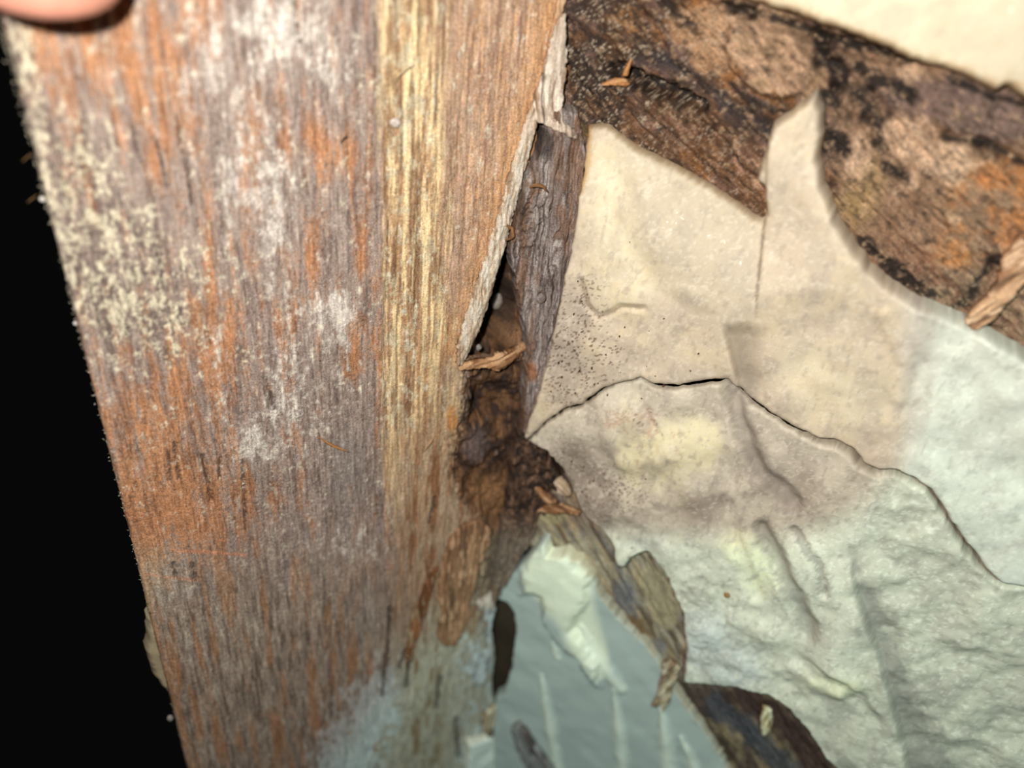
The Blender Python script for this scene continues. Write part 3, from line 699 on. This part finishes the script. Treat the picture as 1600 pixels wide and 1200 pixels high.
face_poly = edge_top + [(912, -420), (905, -300)] + LIP + [(760, 566), (836, 560), (832, 650), (818, 760), (812, 820), (795, 895), (772, 942), (771, 985), (777, 1030), (774, 1080), (782, 1120), (770, 1180), (745, 1420)] + edge_bot
fp = slab('weathered_face', STUD, face_poly, 0.0, 0.27, stud_h, stud_c, 2.2, 0.7, 0.14, 12, M_STUD, stud)
zt = hit(STUD, *edge_top[0])[1]; zb = hit(STUD, *edge_bot[0])[1]
# solid timber behind the face (the rotten edge is hollow)
WOOD_SIDE = plain('stud_side_wood', (120, 92, 66), .85, .2, .25, 120)
box('body', STUD, -WS + .3, -26, zb, zt, -38, -1.6, WOOD_SIDE, stud)
box('body', STUD, -26, -9, zb, hit(STUD, 760, 640)[1], -38, -9, WOOD_SIDE, stud)

# rotten core seen inside the torn opening
def core_h(px, py, s, z, sd):
    h = (fbm(s * .3, z * .16, 141, 4) - .5) * 7 + (fbm(s * 1.2, z * .4, 142, 4) - .5) * 2.0
    h -= 22 * sm(.35, .9, blob(px, py, [(752, 470, 40, 85, 1.), (770, 400, 24, 70, .8)]))
    h += 7 * sm(.3, .9, blob(px, py, [(795, 520, 30, 40, 1.), (800, 450, 14, 20, .8)]))
    return h
def core_c(px, py, s, z, sd):
    n = len(px); f = fbm(s * .7, z * .12, 143, 4); g = fbm(s * .4, z * .4, 144, 4)
    c = base(n, (70, 50, 36)); c = mix(c, (122, 86, 56), sm(.5, .7, f)); c = mix(c, (40, 30, 25), sm(.5, .7, g) * .8)
    c = mix(c, (150, 112, 80), sm(.4, .8, blob(px, py, [(795, 520, 26, 30, 1.)])) * .8)
    c = mix(c, (196, 188, 178), sm(.5, .9, blob(px, py, [(776, 468, 8, 12, 1.), (745, 545, 6, 8, .9)])))
    return c
slab('rotten_core', STUD, [(700, 600), (690, 480), (720, 380), (760, 260), (800, 150), (840, -420), (945, -420), (920, 100), (900, 300), (880, 450), (850, 600)], -9, 0.4, core_h, core_c, 8, 1.5, .3, 13, M_ROT, stud)

# frayed pale lip along the tear
def lip_c(px, py, s, z, sd):
    n = len(px); f = fbm(s * 2, z * .2, 151, 4)
    c = base(n, (202, 184, 160)); c = mix(c, (150, 122, 96), sm(.5, .68, f) * .85); c = mix(c, (214, 206, 192), sm(.55, .7, fbm(s * 1.4, z * .2, 152, 4)) * .8)
    return mix(c, (182, 128, 78), sm(250, 120, py) * .55)
def lip_h(px, py, s, z, sd):
    le = np.interp(py, [p_[1] for p_ in LIP], [p_[0] for p_ in LIP])
    return -2.2 * sm(2, 26, px - le) + (fbm(s * 1.5, z * .4, 153, 3) - .5) * .9
slab('torn_lip', STUD, [(876, -40), (870, 20), (846, 130), (826, 186), (798, 275), (778, 345), (758, 412), (734, 480), (715, 545), (716, 572), (727, 570), (746, 540), (766, 484), (784, 428), (800, 362), (818, 290), (840, 200), (864, 130), (880, 50), (890, -40)],
     1.6, 0.22, lip_h, lip_c, 1.5, 1, .3, 14, M_FIBRE, stud, shell=True)

def flake(name, pl, poly, h0, colr, seed, curl=None, thick=.9, step=.25, parent=None, fr=.22, deg=90, mat=None):
    c1, c2, c3 = colr; a = math.radians(deg)
    def cf(px, py, s, z, sd):
        al = s * math.cos(a) + z * math.sin(a); ac = -s * math.sin(a) + z * math.cos(a)
        c = base(len(px), c1); c = mix(c, c2, sm(.45, .65, fbm(ac * .9, al * .12, seed + 2, 4))); c = mix(c, tuple(v * .6 for v in c2), sm(.55, .75, fbm(ac * 1.4, al * .12, seed + 4, 4)) * .8); return mix(c, c3, sm(.56, .76, fbm(ac * 1.6, al * .25, seed + 3, 3)))
    def hf(px, py, s, z, sd):
        al = s * math.cos(a) + z * math.sin(a); ac = -s * math.sin(a) + z * math.cos(a)
        h = (fbm(ac * 1.5, al * .2, seed, 4) - .5) * .9
        return h + (curl(px, py) if curl else 0)
    return slab(name, pl, poly, h0, step, hf, cf, thick, 1, fr, seed, mat or M_FIBRE, parent, grain_deg=deg, shell=True)
BROWN = ((140, 100, 72), (158, 116, 86), (192, 148, 116))
# peeled flake lower down, still hanging from the stud
flake('peeled_flake', STUD, [(700, 850), (722, 822), (752, 812), (766, 824), (762, 850), (750, 885), (742, 920), (735, 950), (722, 985), (708, 1006), (690, 1004), (680, 992), (690, 960), (684, 930), (690, 890)], 1.2, BROWN, 161,
      curl=lambda px, py: 1.2 * sm(930, 1000, py) + .8 * sm(740, 765, px), thick=1.1, parent=stud)
flake('peeled_flake', STUD, [(645, 965), (660, 925), (678, 890), (690, 880), (676, 925), (664, 965), (646, 1018), (634, 1042), (636, 1005)], .6, ((128, 84, 54), (154, 104, 70), (170, 150, 120)), 162, thick=.8, parent=stud)
# curled pieces at the top of the tear
PALE = ((190, 172, 154), (160, 132, 108), (216, 204, 188))
flake('curled_sliver', STUD, [(868, 30), (880, 20), (882, 90), (878, 150), (870, 185), (893, 203), (888, 212), (862, 200), (832, 186), (838, 150), (852, 110)], 2.6, PALE, 163,
      curl=lambda px, py: 2.5 * sm(150, 205, py) + 1.0 * sm(850, 880, px), thick=1.0, parent=stud)
flake('torn_strip', STUD, [(824, 196), (840, 205), (842, 222), (832, 255), (822, 282), (806, 292), (808, 262), (814, 225)], -1.0, ((150, 108, 74), (178, 136, 100), (120, 82, 56)), 164, thick=1.0, parent=stud)
flake('torn_strip', STUD, [(800, 300), (806, 330), (796, 365), (786, 372), (788, 345)], -2.0, ((140, 98, 64), (170, 126, 90), (110, 76, 52)), 165, thick=.9, parent=stud)

# ================================================================== ROTTEN STRIP in the corner
def strip_h(px, py, s, z, sd):
    w = (fbm(s * .3, z * .12, 170, 3) - .5) * 2
    h = (fbm((s + w) * 1.1, z * .06, 171, 5) - .5) * 2.6 + (fbm((s + w) * 3.2, z * .25, 172, 3) - .5) * .7
    d, t = pdist(px, py, [(820, 300), (835, 330), (815, 365)])
    h += 2.0 * sm(26, 8, d + (fbm(px / 10, py / 10, 173) - .5) * 14) * fbm(px / 9, py / 9, 174)
    return h
def strip_c(px, py, s, z, sd):
    n = len(px); w = (fbm(s * .3, z * .12, 170, 3) - .5) * 2
    f = fbm((s + w) * 1.6, z * .08, 175, 5); g = fbm((s + w) * .7, z * .08, 176, 4); k = fbm(s * .6, z * .5, 177, 4)
    c = base(n, (134, 120, 114)); c = mix(c, (82, 66, 58), sm(.5, .68, f) * .9); c = mix(c, (176, 166, 160), sm(.52, .72, fbm((s + w) * 2.2, z * .12, 178, 4)) * .8)
    c = mix(c, (126, 92, 68), sm(.5, .66, g) * .65)
    c = mix(c, (46, 34, 28), sm(.35, .8, blob(px, py, [(850, 225, 22, 30, 1.), (815, 330, 18, 60, .7)])) * .8)
    c = mix(c, (128, 92, 60), sm(.4, .8, blob(px, py, [(835, 290, 24, 20, .9), (822, 345, 16, 22, .7)])) * sm(.35, .6, k) * .9)
    c = mix(c, (150, 140, 136), sm(.4, .9, blob(px, py, [(845, 470, 22, 60, .9), (875, 300, 12, 60, .4)])) * .55)
    c = mix(c, (156, 100, 58), sm(.4, .8, blob(px, py, [(832, 580, 12, 22, .9), (825, 440, 6, 60, .6)])) * .8)
    return c
st = slab('rotten_strip', STRIP, [(858, 168), (910, 172), (922, 245), (916, 320), (905, 405), (888, 485), (870, 560), (853, 622), (836, 690), (812, 680), (816, 620), (822, 560), (812, 500), (800, 440), (790, 395), (800, 340), (812, 290), (832, 250), (846, 205)],
     3.0, 0.26, strip_h, strip_c, 9, 1.2, .3, 15, M_ROT)
tag(st, 'grey fibrous rotten strip in the corner between stud and foam', 'wood strip')

def crumb_c(px, py, s, z, sd):
    n = len(px); f = fbm(s * 1.2, z * .15, 181, 4); k = fbm(s * .7, z * .6, 182, 4)
    c = base(n, (84, 62, 48)); c = mix(c, (124, 96, 76), sm(.5, .7, f)); c = mix(c, (48, 36, 30), sm(.45, .65, k) * sm(860, 780, py))
    c = mix(c, (130, 110, 96), sm(790, 860, py) * .7); return mix(c, (150, 118, 92), sm(.6, .75, f) * sm(900, 930, py))
cp = slab('rotten_strip', STRIP, [(806, 672), (838, 680), (856, 700), (872, 740), (900, 792), (880, 806), (846, 806), (836, 845), (815, 880), (796, 915), (780, 942), (766, 946), (768, 880), (785, 820), (796, 740)], 1.5, .28,
     lambda px, py, s, z, sd: (fbm(s * .9, z * .2, 183, 4) - .5) * 2.6 + (fbm(s * 1.6, z * 1.2, 184, 4) - .5) * 1.6 * sm(860, 800, py), crumb_c, 7, 1.0, .4, 17, M_ROT)
tag(cp, 'crumbling dark brown rotten strip under the foam corner, beside the stud', 'wood strip')

# ================================================================== SPLINTERS, CHIPS, CRUMBS
def on(pl, px, py, h):
    s, z = hit(pl, px, py, h); return point(pl, s, z, h)
def splinter(name, label, pl, pts, rads, col, seed, flat=.5, cat='splinter', group=None, col2=None, mat=None, sides=7):
    o = strand(name, [on(pl, x, y, h) for x, y, h in pts], rads, flat, pl['n'], col, col2, seed, mat or M_FIBRE, None, sides)
    return tag(o, label, cat, group)
G_SPL = 'loose wood splinters'
def chip(name, label, pl, poly, h0, colr, seed, deg=0, thick=1.2, curl=None, cat='splinter', group=G_SPL, fr=.3):
    return tag(flake(name, pl, poly, h0, colr, seed, curl, thick, .2, None, fr, deg), label, cat, group)
TAN = ((172, 130, 94), (134, 94, 62), (200, 160, 122)); ORG = ((170, 118, 72), (124, 82, 48), (196, 150, 104)); BUFF = ((186, 162, 134), (142, 112, 86), (208, 190, 164))
chip('wood_splinter', 'long pale brown splinter bridging the foot of the dark hole', STUD, [(718, 580), (728, 571), (745, 566), (762, 561), (778, 551), (800, 549), (832, 541), (828, 552), (808, 560), (792, 568), (776, 577), (758, 575), (742, 578)], 1.6, TAN, 201, 15, 1.8,
     curl=lambda px, py: .9 * sm(28, 0, abs(px - 775)) - 1.5 * sm(800, 830, px))
chip('wood_chip', 'orange chip lying under the foam corner above the pale board', WALL, [(834, 764), (842, 764), (856, 774), (870, 786), (866, 790), (850, 784), (840, 776)], 3.4, TAN, 202, -35, 1.3, cat='wood chip', group='small wood chips')
chip('wood_chip', 'flat tan chip across the top of the pale lower board', WALL, [(838, 800), (852, 790), (875, 788), (908, 800), (905, 806), (885, 803), (860, 803)], 2.6, TAN, 203, -5, 1.2, cat='wood chip', group='small wood chips')
chip('wood_chip', 'rounded buff chip tucked below the grey foam edge', WALL, [(864, 752), (874, 748), (886, 760), (892, 774), (882, 778), (870, 768)], 2.2, BUFF, 204, -40, 1.6, cat='wood chip', group='small wood chips')
chip('wood_splinter', 'frayed pinkish splinter poking from the lower board onto foam', WALL, [(1036, 1042), (1048, 1034), (1062, 1046), (1056, 1062), (1048, 1078), (1046, 1100), (1036, 1114), (1030, 1104), (1016, 1106), (1026, 1092), (1030, 1070)], 4.0, BUFF, 205, 75, 1.8)
chip('wood_splinter', 'thick tan splinter slanting below the rotten board, far edge', WALL, [(1595, 372), (1640, 400), (1600, 445), (1572, 480), (1548, 505), (1520, 518), (1508, 506), (1520, 488), (1542, 468), (1560, 440), (1568, 405)], 6.0, ((190, 148, 114), (150, 108, 80), (210, 172, 140)), 206, 55, 2.6)
chip('wood_splinter', 'pointed orange splinter beside the slit in the rotten board', WALL, [(936, 135), (948, 126), (962, 120), (976, 122), (984, 132), (978, 137), (960, 134)], 2.8, ORG, 207, 8, 1.0, fr=.15)
chip('wood_splinter', 'tiny upright orange sliver above the slit in the rotten board', WALL, [(972, 120), (974, 106), (982, 94), (988, 92), (984, 106), (980, 120)], 2.6, ORG, 208, 70, .9, fr=.12)
chip('wood_splinter', 'grey rolled splinter beside the small white foam bit', WALL, [(798, 1140), (808, 1133), (822, 1148), (838, 1172), (862, 1205), (880, 1245), (850, 1250), (826, 1212), (808, 1175)], 4.2, ((128, 120, 118), (96, 84, 80), (150, 144, 142)), 232, -60, 2.2)
chip('wood_chip', 'tan lump wedged above the small white foam bit', STUD, [(756, 1122), (772, 1108), (786, 1104), (792, 1126), (784, 1148), (766, 1154), (756, 1146)], 1.8, BUFF, 233, 80, 1.8, cat='wood chip', group='small wood chips')
chip('wood_chip', 'cream sliver stuck on the lowest broken board', WALL, [(1192, 1104), (1204, 1110), (1208, 1126), (1202, 1146), (1192, 1152), (1188, 1130)], 3.2, ((204, 182, 144), (170, 140, 100), (220, 204, 170)), 209, 90, 1.3, cat='wood chip', group='small wood chips')
splinter('wood_sliver', 'thin orange sliver lying on the grey stud face', STUD, [(496, 682, .9), (512, 692, 1.0), (528, 700, 1.0), (545, 706, .9)], [.1, .26, .28, .08], (190, 136, 84), 210, .6, 'splinter', G_SPL, (140, 96, 58))
splinter('wood_sliver', 'pale curved fibre on the yellow band of the stud', STUD, [(617, 130, 1.0), (625, 116, 1.5), (638, 106, 1.4), (648, 102, 1.0)], [.06, .12, .12, .05], (236, 214, 170), 211, .8, 'splinter', G_SPL)
splinter('wood_sliver', 'short dark hair-like fibre by the orange patch of the stud', STUD, [(531, 224, .8), (537, 217, 1.0), (543, 211, .8)], [.06, .12, .05], (62, 46, 38), 212, .8, 'splinter', G_SPL)
splinter('wood_sliver', 'small tan sliver raised beside the rotted hollow', STUD, [(664, 704, .6), (672, 692, 1.2), (680, 680, .8)], [.1, .3, .1], (214, 170, 128), 213, .6, 'splinter', G_SPL)
splinter('wood_curl', 'curled brown shaving on the grey rotten strip', STRIP, [(822, 298, 4), (834, 290, 5), (848, 292, 5), (856, 300, 4)], [.15, .38, .35, .1], (150, 108, 70), 214, .6, 'wood chip', 'small wood chips', (96, 66, 44))
splinter('wood_curl', 'small brown curl beside the torn lip of the stud', STRIP, [(792, 352, 4), (800, 358, 5), (800, 370, 5), (790, 376, 4)], [.2, .45, .4, .2], (160, 116, 80), 215, .6, 'wood chip', 'small wood chips', (100, 70, 48))
splinter('wood_curl', 'loop-shaped grey curl on the rotten strip, mid-height', STRIP, [(838, 462, 3.5), (846, 455, 4.2), (852, 466, 4.2), (844, 474, 3.8), (838, 468, 3.5)], [.12, .18, .18, .16, .1], (132, 112, 100), 216, .7, 'wood chip', 'small wood chips', (80, 62, 52))

def pebble(name, label, pl, px, py, h, r, col, seed, cat, group=None, flat=.7, tall=1.0):
    c0 = on(pl, px, py, h); V = []; F = []; Cc = []; nu, nv = 12, 8
    side = pl['u']; up = Zv
    for i in range(nv + 1):
        th = math.pi * i / nv
        for j in range(nu):
            ph = 2 * math.pi * j / nu
            d = np.array([math.sin(th) * math.cos(ph), math.cos(th), math.sin(th) * math.sin(ph)])
            k = 1 + .35 * (vn(np.array([d[0] * 1.6 + 5 + d[2]]), np.array([d[1] * 1.6 + seed]), seed)[0] - .5)
            V.append(c0 + r * k * (side * d[0] + up * d[1] * tall + pl['n'] * d[2] * flat)); q = .85 + .3 * vn(np.array([j * .9]), np.array([i * .9]), seed)[0]
            Cc.append(lin(col) * q)
    for i in range(nv):
        for j in range(nu):
            F.append((i * nu + j, i * nu + (j + 1) % nu, (i + 1) * nu + (j + 1) % nu, (i + 1) * nu + j))
    V = np.array(V)
    o = mesh_obj(name, V, F, np.array(Cc), V - c0, M_FIBRE)
    return tag(o, label, cat, group)
pebble('grey_pellet', 'small round grey pellet stuck on the yellow band of the stud', STUD, 618, 192, .9, 1.05, (196, 186, 176), 221, 'pellet', flat=.5, tall=.9)
pebble('foam_crumb', 'white foam crumb inside the dark hole of the stud', STUD, 776, 470, -13, 1.6, (150, 142, 134), 222, 'foam crumb', 'foam crumbs', tall=1.4)
pebble('foam_crumb', 'grey-white foam crumb at the foot of the dark hole', STUD, 748, 543, -4, .7, (140, 136, 134), 223, 'foam crumb', 'foam crumbs', tall=1.3)
pebble('foam_crumb', 'pale crumb hanging off the stud edge, black void behind', STUD, 66, 311, -.4, .40, (220, 214, 205), 224, 'foam crumb', 'foam crumbs')
pebble('foam_crumb', 'pair-sized pale crumb on the stud edge below the cream dust', STUD, 118, 505, -.5, .36, (216, 212, 208), 225, 'foam crumb', 'foam crumbs')
pebble('foam_crumb', 'small pale crumb on the stud edge beside the orange patch', STUD, 184, 741, -.4, .45, (206, 200, 196), 226, 'foam crumb', 'foam crumbs')
pebble('foam_crumb', 'lowest pale crumb by the stud edge near the floor of view', STUD, 266, 1122, -1.0, .7, (150, 145, 140), 227, 'foam crumb', 'foam crumbs', tall=1.6)
pebble('foam_crumb', 'tan crumb on the white foam right of the grain board', WALL, 1136, 930, 5.6, .7, (150, 112, 66), 228, 'foam crumb', 'foam crumbs')
# foam squeezed out behind the free edge of the stud
o = slab('foam_squeeze', STUD, [(228, 925), (230, 960), (227, 1020), (238, 1060), (262, 1086), (300, 1080), (300, 940)], -2.5, .35, lambda px, py, s, z, sd: foam_lump(s, z, 231, .6),
     lambda px, py, s, z, sd: base(len(px), (170, 156, 128)), 4, 1.4, .3, 16, M_FOAM)
tag(o, 'yellowish foam bead squeezed out behind the free edge of the stud', 'foam')

def smear_c(px, py, s, z, sd):
    n = len(px); c = base(n, (196, 196, 196)); c = mix(c, (150, 146, 144), sm(.48, .66, fbm(s * 1.1, z * .18, 241, 4))); c = mix(c, (206, 178, 158), sm(960, 940, py) * .7)
    return mix(c, (120, 104, 96), sm(.7, .1, sd) * .5)
o = slab('foam_smear', STUD, [(722, 958), (736, 940), (758, 936), (771, 926), (776, 952), (769, 985), (773, 1015), (764, 1050), (752, 1078), (738, 1062), (728, 1015)], -.2, .26,
     lambda px, py, s, z, sd: (fbm(s * 1.0, z * .3, 242, 4) - .5) * 1.1 + .6 * sm(960, 940, py), smear_c, 1.6, .9, .35, 18, M_FOAMS)
tag(o, 'thin whitish foam smear on the stud beside the dark slit', 'foam')
for lab, pts in (('short tan fibre floating off the stud edge near the top', [(35, 252), (42, 246), (50, 240)]), ('fine tan fibre leading to the pale crumb on the stud edge', [(43, 316), (51, 310), (58, 305)])):
    splinter('lint_fibre', lab, STUD, [(x + 14 * k * 0, y, -.3) for k, (x, y) in enumerate(pts)], [.05, .07, .04], (150, 116, 70), 243, .8, 'fibre', 'lint fibres on the stud edge')

# dust and short hairs along the free edge
rng = np.random.RandomState(5)
V = []; F = []; Cc = []
for i in range(260):
    y = rng.uniform(20, 1195); x = np.interp(y, [0, 60, 550, 1200], [-10, 5, 130, 295]) + rng.normal(0, 2.0)
    p0 = on(STUD, x + 2, y, rng.uniform(-1.2, .3)); L = rng.uniform(.15, .55); d = -STUD['u'] * rng.uniform(.2, 1) + Zv * rng.uniform(-1, 1) + STUD['n'] * rng.uniform(-.5, .5)
    d /= np.linalg.norm(d); w = np.cross(d, STUD['n']); w /= np.linalg.norm(w); b = len(V); t = rng.uniform(.06, .14)
    V += [p0 + w * t, p0 - w * t, p0 + STUD['n'] * t, p0 + d * L]; F += [(b, b + 1, b + 3), (b + 1, b + 2, b + 3), (b + 2, b, b + 3), (b, b + 2, b + 1)]
    q = rng.uniform(.5, 1); Cc += [lin((206, 196, 176)) * q] * 4
o = mesh_obj('edge_fuzz', V, F, np.array(Cc), np.array(V), M_FIBRE, stud, smooth=False); o['kind'] = 'stuff'
# frass crumbs scattered on the foam
V = []; F = []; Cc = []
for i in range(150):
    k = rng.randint(3)
    x, y = [(rng.normal(885, 28), rng.normal(560, 80)), (rng.normal(960, 50), rng.normal(760, 50)), (rng.normal(960, 70), rng.normal(520, 70))][k]
    if x < np.interp(y, [200, 400, 620, 700, 800], [920, 895, 850, 880, 915]): continue
    p0 = on(WALL, x, y, 5.9 + (0 if y < 620 else -.9)); t = rng.uniform(.06, .2); b = len(V); a = rng.uniform(0, 6.28)
    e1 = WALL['u'] * math.cos(a) + Zv * math.sin(a); e2 = -WALL['u'] * math.sin(a) + Zv * math.cos(a)
    V += [p0 + e1 * t * 1.6, p0 + e2 * t, p0 - e1 * t * 1.6, p0 - e2 * t, p0 + WALL['n'] * t, p0 - WALL['n'] * t * 6]
    F += [(b, b + 1, b + 4), (b + 1, b + 2, b + 4), (b + 2, b + 3, b + 4), (b + 3, b, b + 4), (b + 1, b, b + 5), (b + 2, b + 1, b + 5), (b + 3, b + 2, b + 5), (b, b + 3, b + 5)]
    Cc += [lin((96, 66, 50)) * rng.uniform(.5, 1.4)] * 6
o = mesh_obj('frass_crumbs', V, F, np.array(Cc), np.array(V), M_FIBRE, smooth=False)
tag(o, 'dark brown insect crumbs scattered over the grey side of the foam', 'crumbs', kind='stuff')

# ================================================================== THE HAND gripping the stud's free edge
SKIN = plain('skin', (226, 158, 136), .5, .35, .10, 300)
sb = SKIN.node_tree.nodes['Principled BSDF']
sb.inputs['Subsurface Weight'].default_value = .25; sb.inputs['Subsurface Radius'].default_value = (1, .35, .2); sb.inputs['Subsurface Scale'].default_value = .002
tip = hit(STUD, 80, -20, 8)
def hp(ds, dz, h): return point(STUD, tip[0] + ds, tip[1] + dz, h)
chains = [  # palm and wrist, then thumb on the face, then four fingers folded behind the edge
    [(hp(-54, 150, -12), 24), (hp(-49, 118, -12), 25), (hp(-42, 84, -14), 24)],
    [(hp(-42, 84, -14), 24), (hp(-28, 68, 4), 14), (hp(-11, 42, 13.5), 11), (hp(-3, 18, 12.5), 10.6), (hp(0, 2, 10.6), 10.4), (hp(0, -3, 9.6), 8.3)],
]
for k, (z0, ln, rr) in enumerate(((62, 1.0, 8.4), (82, 1.08, 8.8), (102, 1.0, 8.5), (120, .8, 7.4))):
    root = [(hp(-42, 84, -14), 24), (hp(-45, 118, -14), 24)][0 if k < 2 else 1]
    chains.append([root, (hp(-38, z0, -34), rr + 1), (hp(-28, z0 - 2, -55), rr), (hp(-24 + 26 * ln, z0 - 4, -58), rr - .6), (hp(-24 + 42 * ln, z0 - 5, -53), rr - 1.4)])
verts = []; rads = []; edges = []; lookup = {}
def vid(p, r):
    key = tuple(np.round(p, 2))
    if key not in lookup:
        lookup[key] = len(verts); verts.append(p); rads.append(r)
    return lookup[key]
for ch in chains:
    ids = [vid(*c) for c in ch]
    edges += list(zip(ids[:-1], ids[1:]))
me = bpy.data.meshes.new('hand')
o_h = np.array(hp(-42, 84, -14))
me.from_pydata([tuple((v - o_h) * MM) for v in verts], edges, []); me.update()
hand = bpy.data.objects.new('hand', me); COL.objects.link(hand); hand.location = o_h * MM
me.materials.append(SKIN)
md = hand.modifiers.new('skin', 'SKIN'); md.use_smooth_shade = True
for i, r_ in enumerate(rads):
    me.skin_vertices[0].data[i].radius = (r_ * MM, r_ * MM)
    me.skin_vertices[0].data[i].use_root = (i == lookup[tuple(np.round(hp(-42, 84, -14), 2))])
hand.modifiers.new('sub', 'SUBSURF').levels = 3; hand.modifiers['sub'].render_levels = 3
tag(hand, 'pink fingertip of a hand pressing the stud at its upper corner', 'hand')
# thumb nail, on the side facing away from the wood
def nail():
    V = []; F = []
    for i in range(9):
        for j in range(9):
            u = (i / 8 - .5) * 2; v = j / 8
            a = u * .85
            V.append(hp(-1 + math.sin(a) * 7.6, 3 + v * 12 - 2.0 * (u * u) * (1 - v), 9.4 + math.cos(a) * 8.9 + v * .8))
    n0 = len(V)
    V += [p_ - STUD['n'] * .6 for p_ in V]
    for i in range(8):
        for j in range(8):
            q = (i * 9 + j, (i + 1) * 9 + j, (i + 1) * 9 + j + 1, i * 9 + j + 1); F += [q, tuple(n0 + k for k in q[::-1])]
    return V, F
V, F = nail()
NAIL = plain('nail', (232, 176, 160), .3, .5, .04, 200)
mesh_obj('thumb_nail', V, F, None, None, NAIL, {'_e': hand, '_o': o_h})

# ================================================================== THE PHONE, unseen behind the lens, added to block part of the headlamp
def rounded(w0, w1, h0, h1, r, tilt, n=8):
    P = []
    for cx, cy, a0 in ((w1 - r, h1 - r, 0), (w0 + r, h1 - r, 90), (w0 + r, h0 + r, 180), (w1 - r, h0 + r, 270)):
        for k in range(n + 1):
            a = math.radians(a0 + 90 * k / n); P.append((cx + r * math.cos(a), cy + r * math.sin(a)))
    c, s_ = math.cos(tilt), math.sin(tilt)
    return [((x - w1) * c - (y - h1) * s_ + w1, (x - w1) * s_ + (y - h1) * c + h1) for x, y in P]
out = rounded(-115, 32, -58.5, 13.5, 11, 0.0)
V = [cam_pt(x, y, z) for z in (-22, -30) for x, y in out]; n = len(out)
F = [tuple(range(n)), tuple(range(2 * n - 1, n - 1, -1))] + [(i, (i + 1) % n, n + (i + 1) % n, n + i) for i in range(n)]
M_PHONE = plain('black_phone_glass', (24, 24, 27), .3, .4, .05, 50)
ph = thing('phone', cam_pt(-40, -22, -26), 'unseen black phone behind the lens, added so its corner shadows the headlamp', 'phone')
mesh_obj('body', V, F, None, None, M_PHONE, ph, smooth=False)

M_GLASS = plain('lens_glass', (14, 16, 22), .08, .6, .02, 50)
def ring(cx, cy, r, z0, z1, nm, mt):
    P = [(cx + r * math.cos(a * math.pi / 12), cy + r * math.sin(a * math.pi / 12)) for a in range(24)]
    V = [cam_pt(x, y, z) for z in (z0, z1) for x, y in P]
    F = [tuple(range(24)), tuple(range(47, 23, -1))] + [(i, (i + 1) % 24, 24 + (i + 1) % 24, 24 + i) for i in range(24)]
    return mesh_obj(nm, V, F, None, None, mt, ph, smooth=False)
ring(0, 0, 6.5, -22.4, -20.5, 'lens', M_GLASS)
ring(-13, -10, 2.6, -22.4, -21.6, 'flash_window', plain('flash_window', (230, 225, 205), .3, .4, .02, 50))

def skinned(name, chains, root, mat):
    vs = []; rd = []; ed = []; lk = {}
    for ch in chains:
        ids = []
        for p_, r_ in ch:
            key = tuple(np.round(p_, 2))
            if key not in lk:
                lk[key] = len(vs); vs.append(np.array(p_)); rd.append(r_)
            ids.append(lk[key])
        ed += list(zip(ids[:-1], ids[1:]))
    og = np.array(root)
    me = bpy.data.meshes.new(name); me.from_pydata([tuple((v - og) * MM) for v in vs], ed, []); me.update(); me.materials.append(mat)
    o = bpy.data.objects.new(name, me); COL.objects.link(o); o.location = og * MM
    o.modifiers.new('skin', 'SKIN').use_smooth_shade = True
    for i, r_ in enumerate(rd):
        me.skin_vertices[0].data[i].radius = (r_ * MM, r_ * MM); me.skin_vertices[0].data[i].use_root = (i == lk[tuple(np.round(og, 2))])
    sb_ = o.modifiers.new('sub', 'SUBSURF'); sb_.levels = 2; sb_.render_levels = 2
    return o
pk = cam_pt(-62, 50, -61)  # unseen second hand, added for its outline in the headlamp shadow
ch = [[(cam_pt(-150, 150, -65), 27), (cam_pt(-108, 104, -63), 24), (pk, 23), (cam_pt(-38, 20, -61), 20)],
      [(pk, 23), (cam_pt(-30, 34, -53), 11), (cam_pt(-14, 16, -47), 9.5), (cam_pt(-8, -6, -46), 8)]]
for k in range(4):
    ch.append([(cam_pt(-38, 20, -61), 20), (cam_pt(-50 - k * 16, 12, -53), 9.5), (cam_pt(-54 - k * 18, -14, -49), 8.6), (cam_pt(-56 - k * 18, -38, -48), 7.6)])
h2 = skinned('hand', ch, pk, SKIN)
tag(h2, 'unseen other hand under the black phone, added to shape its shadow', 'hand')
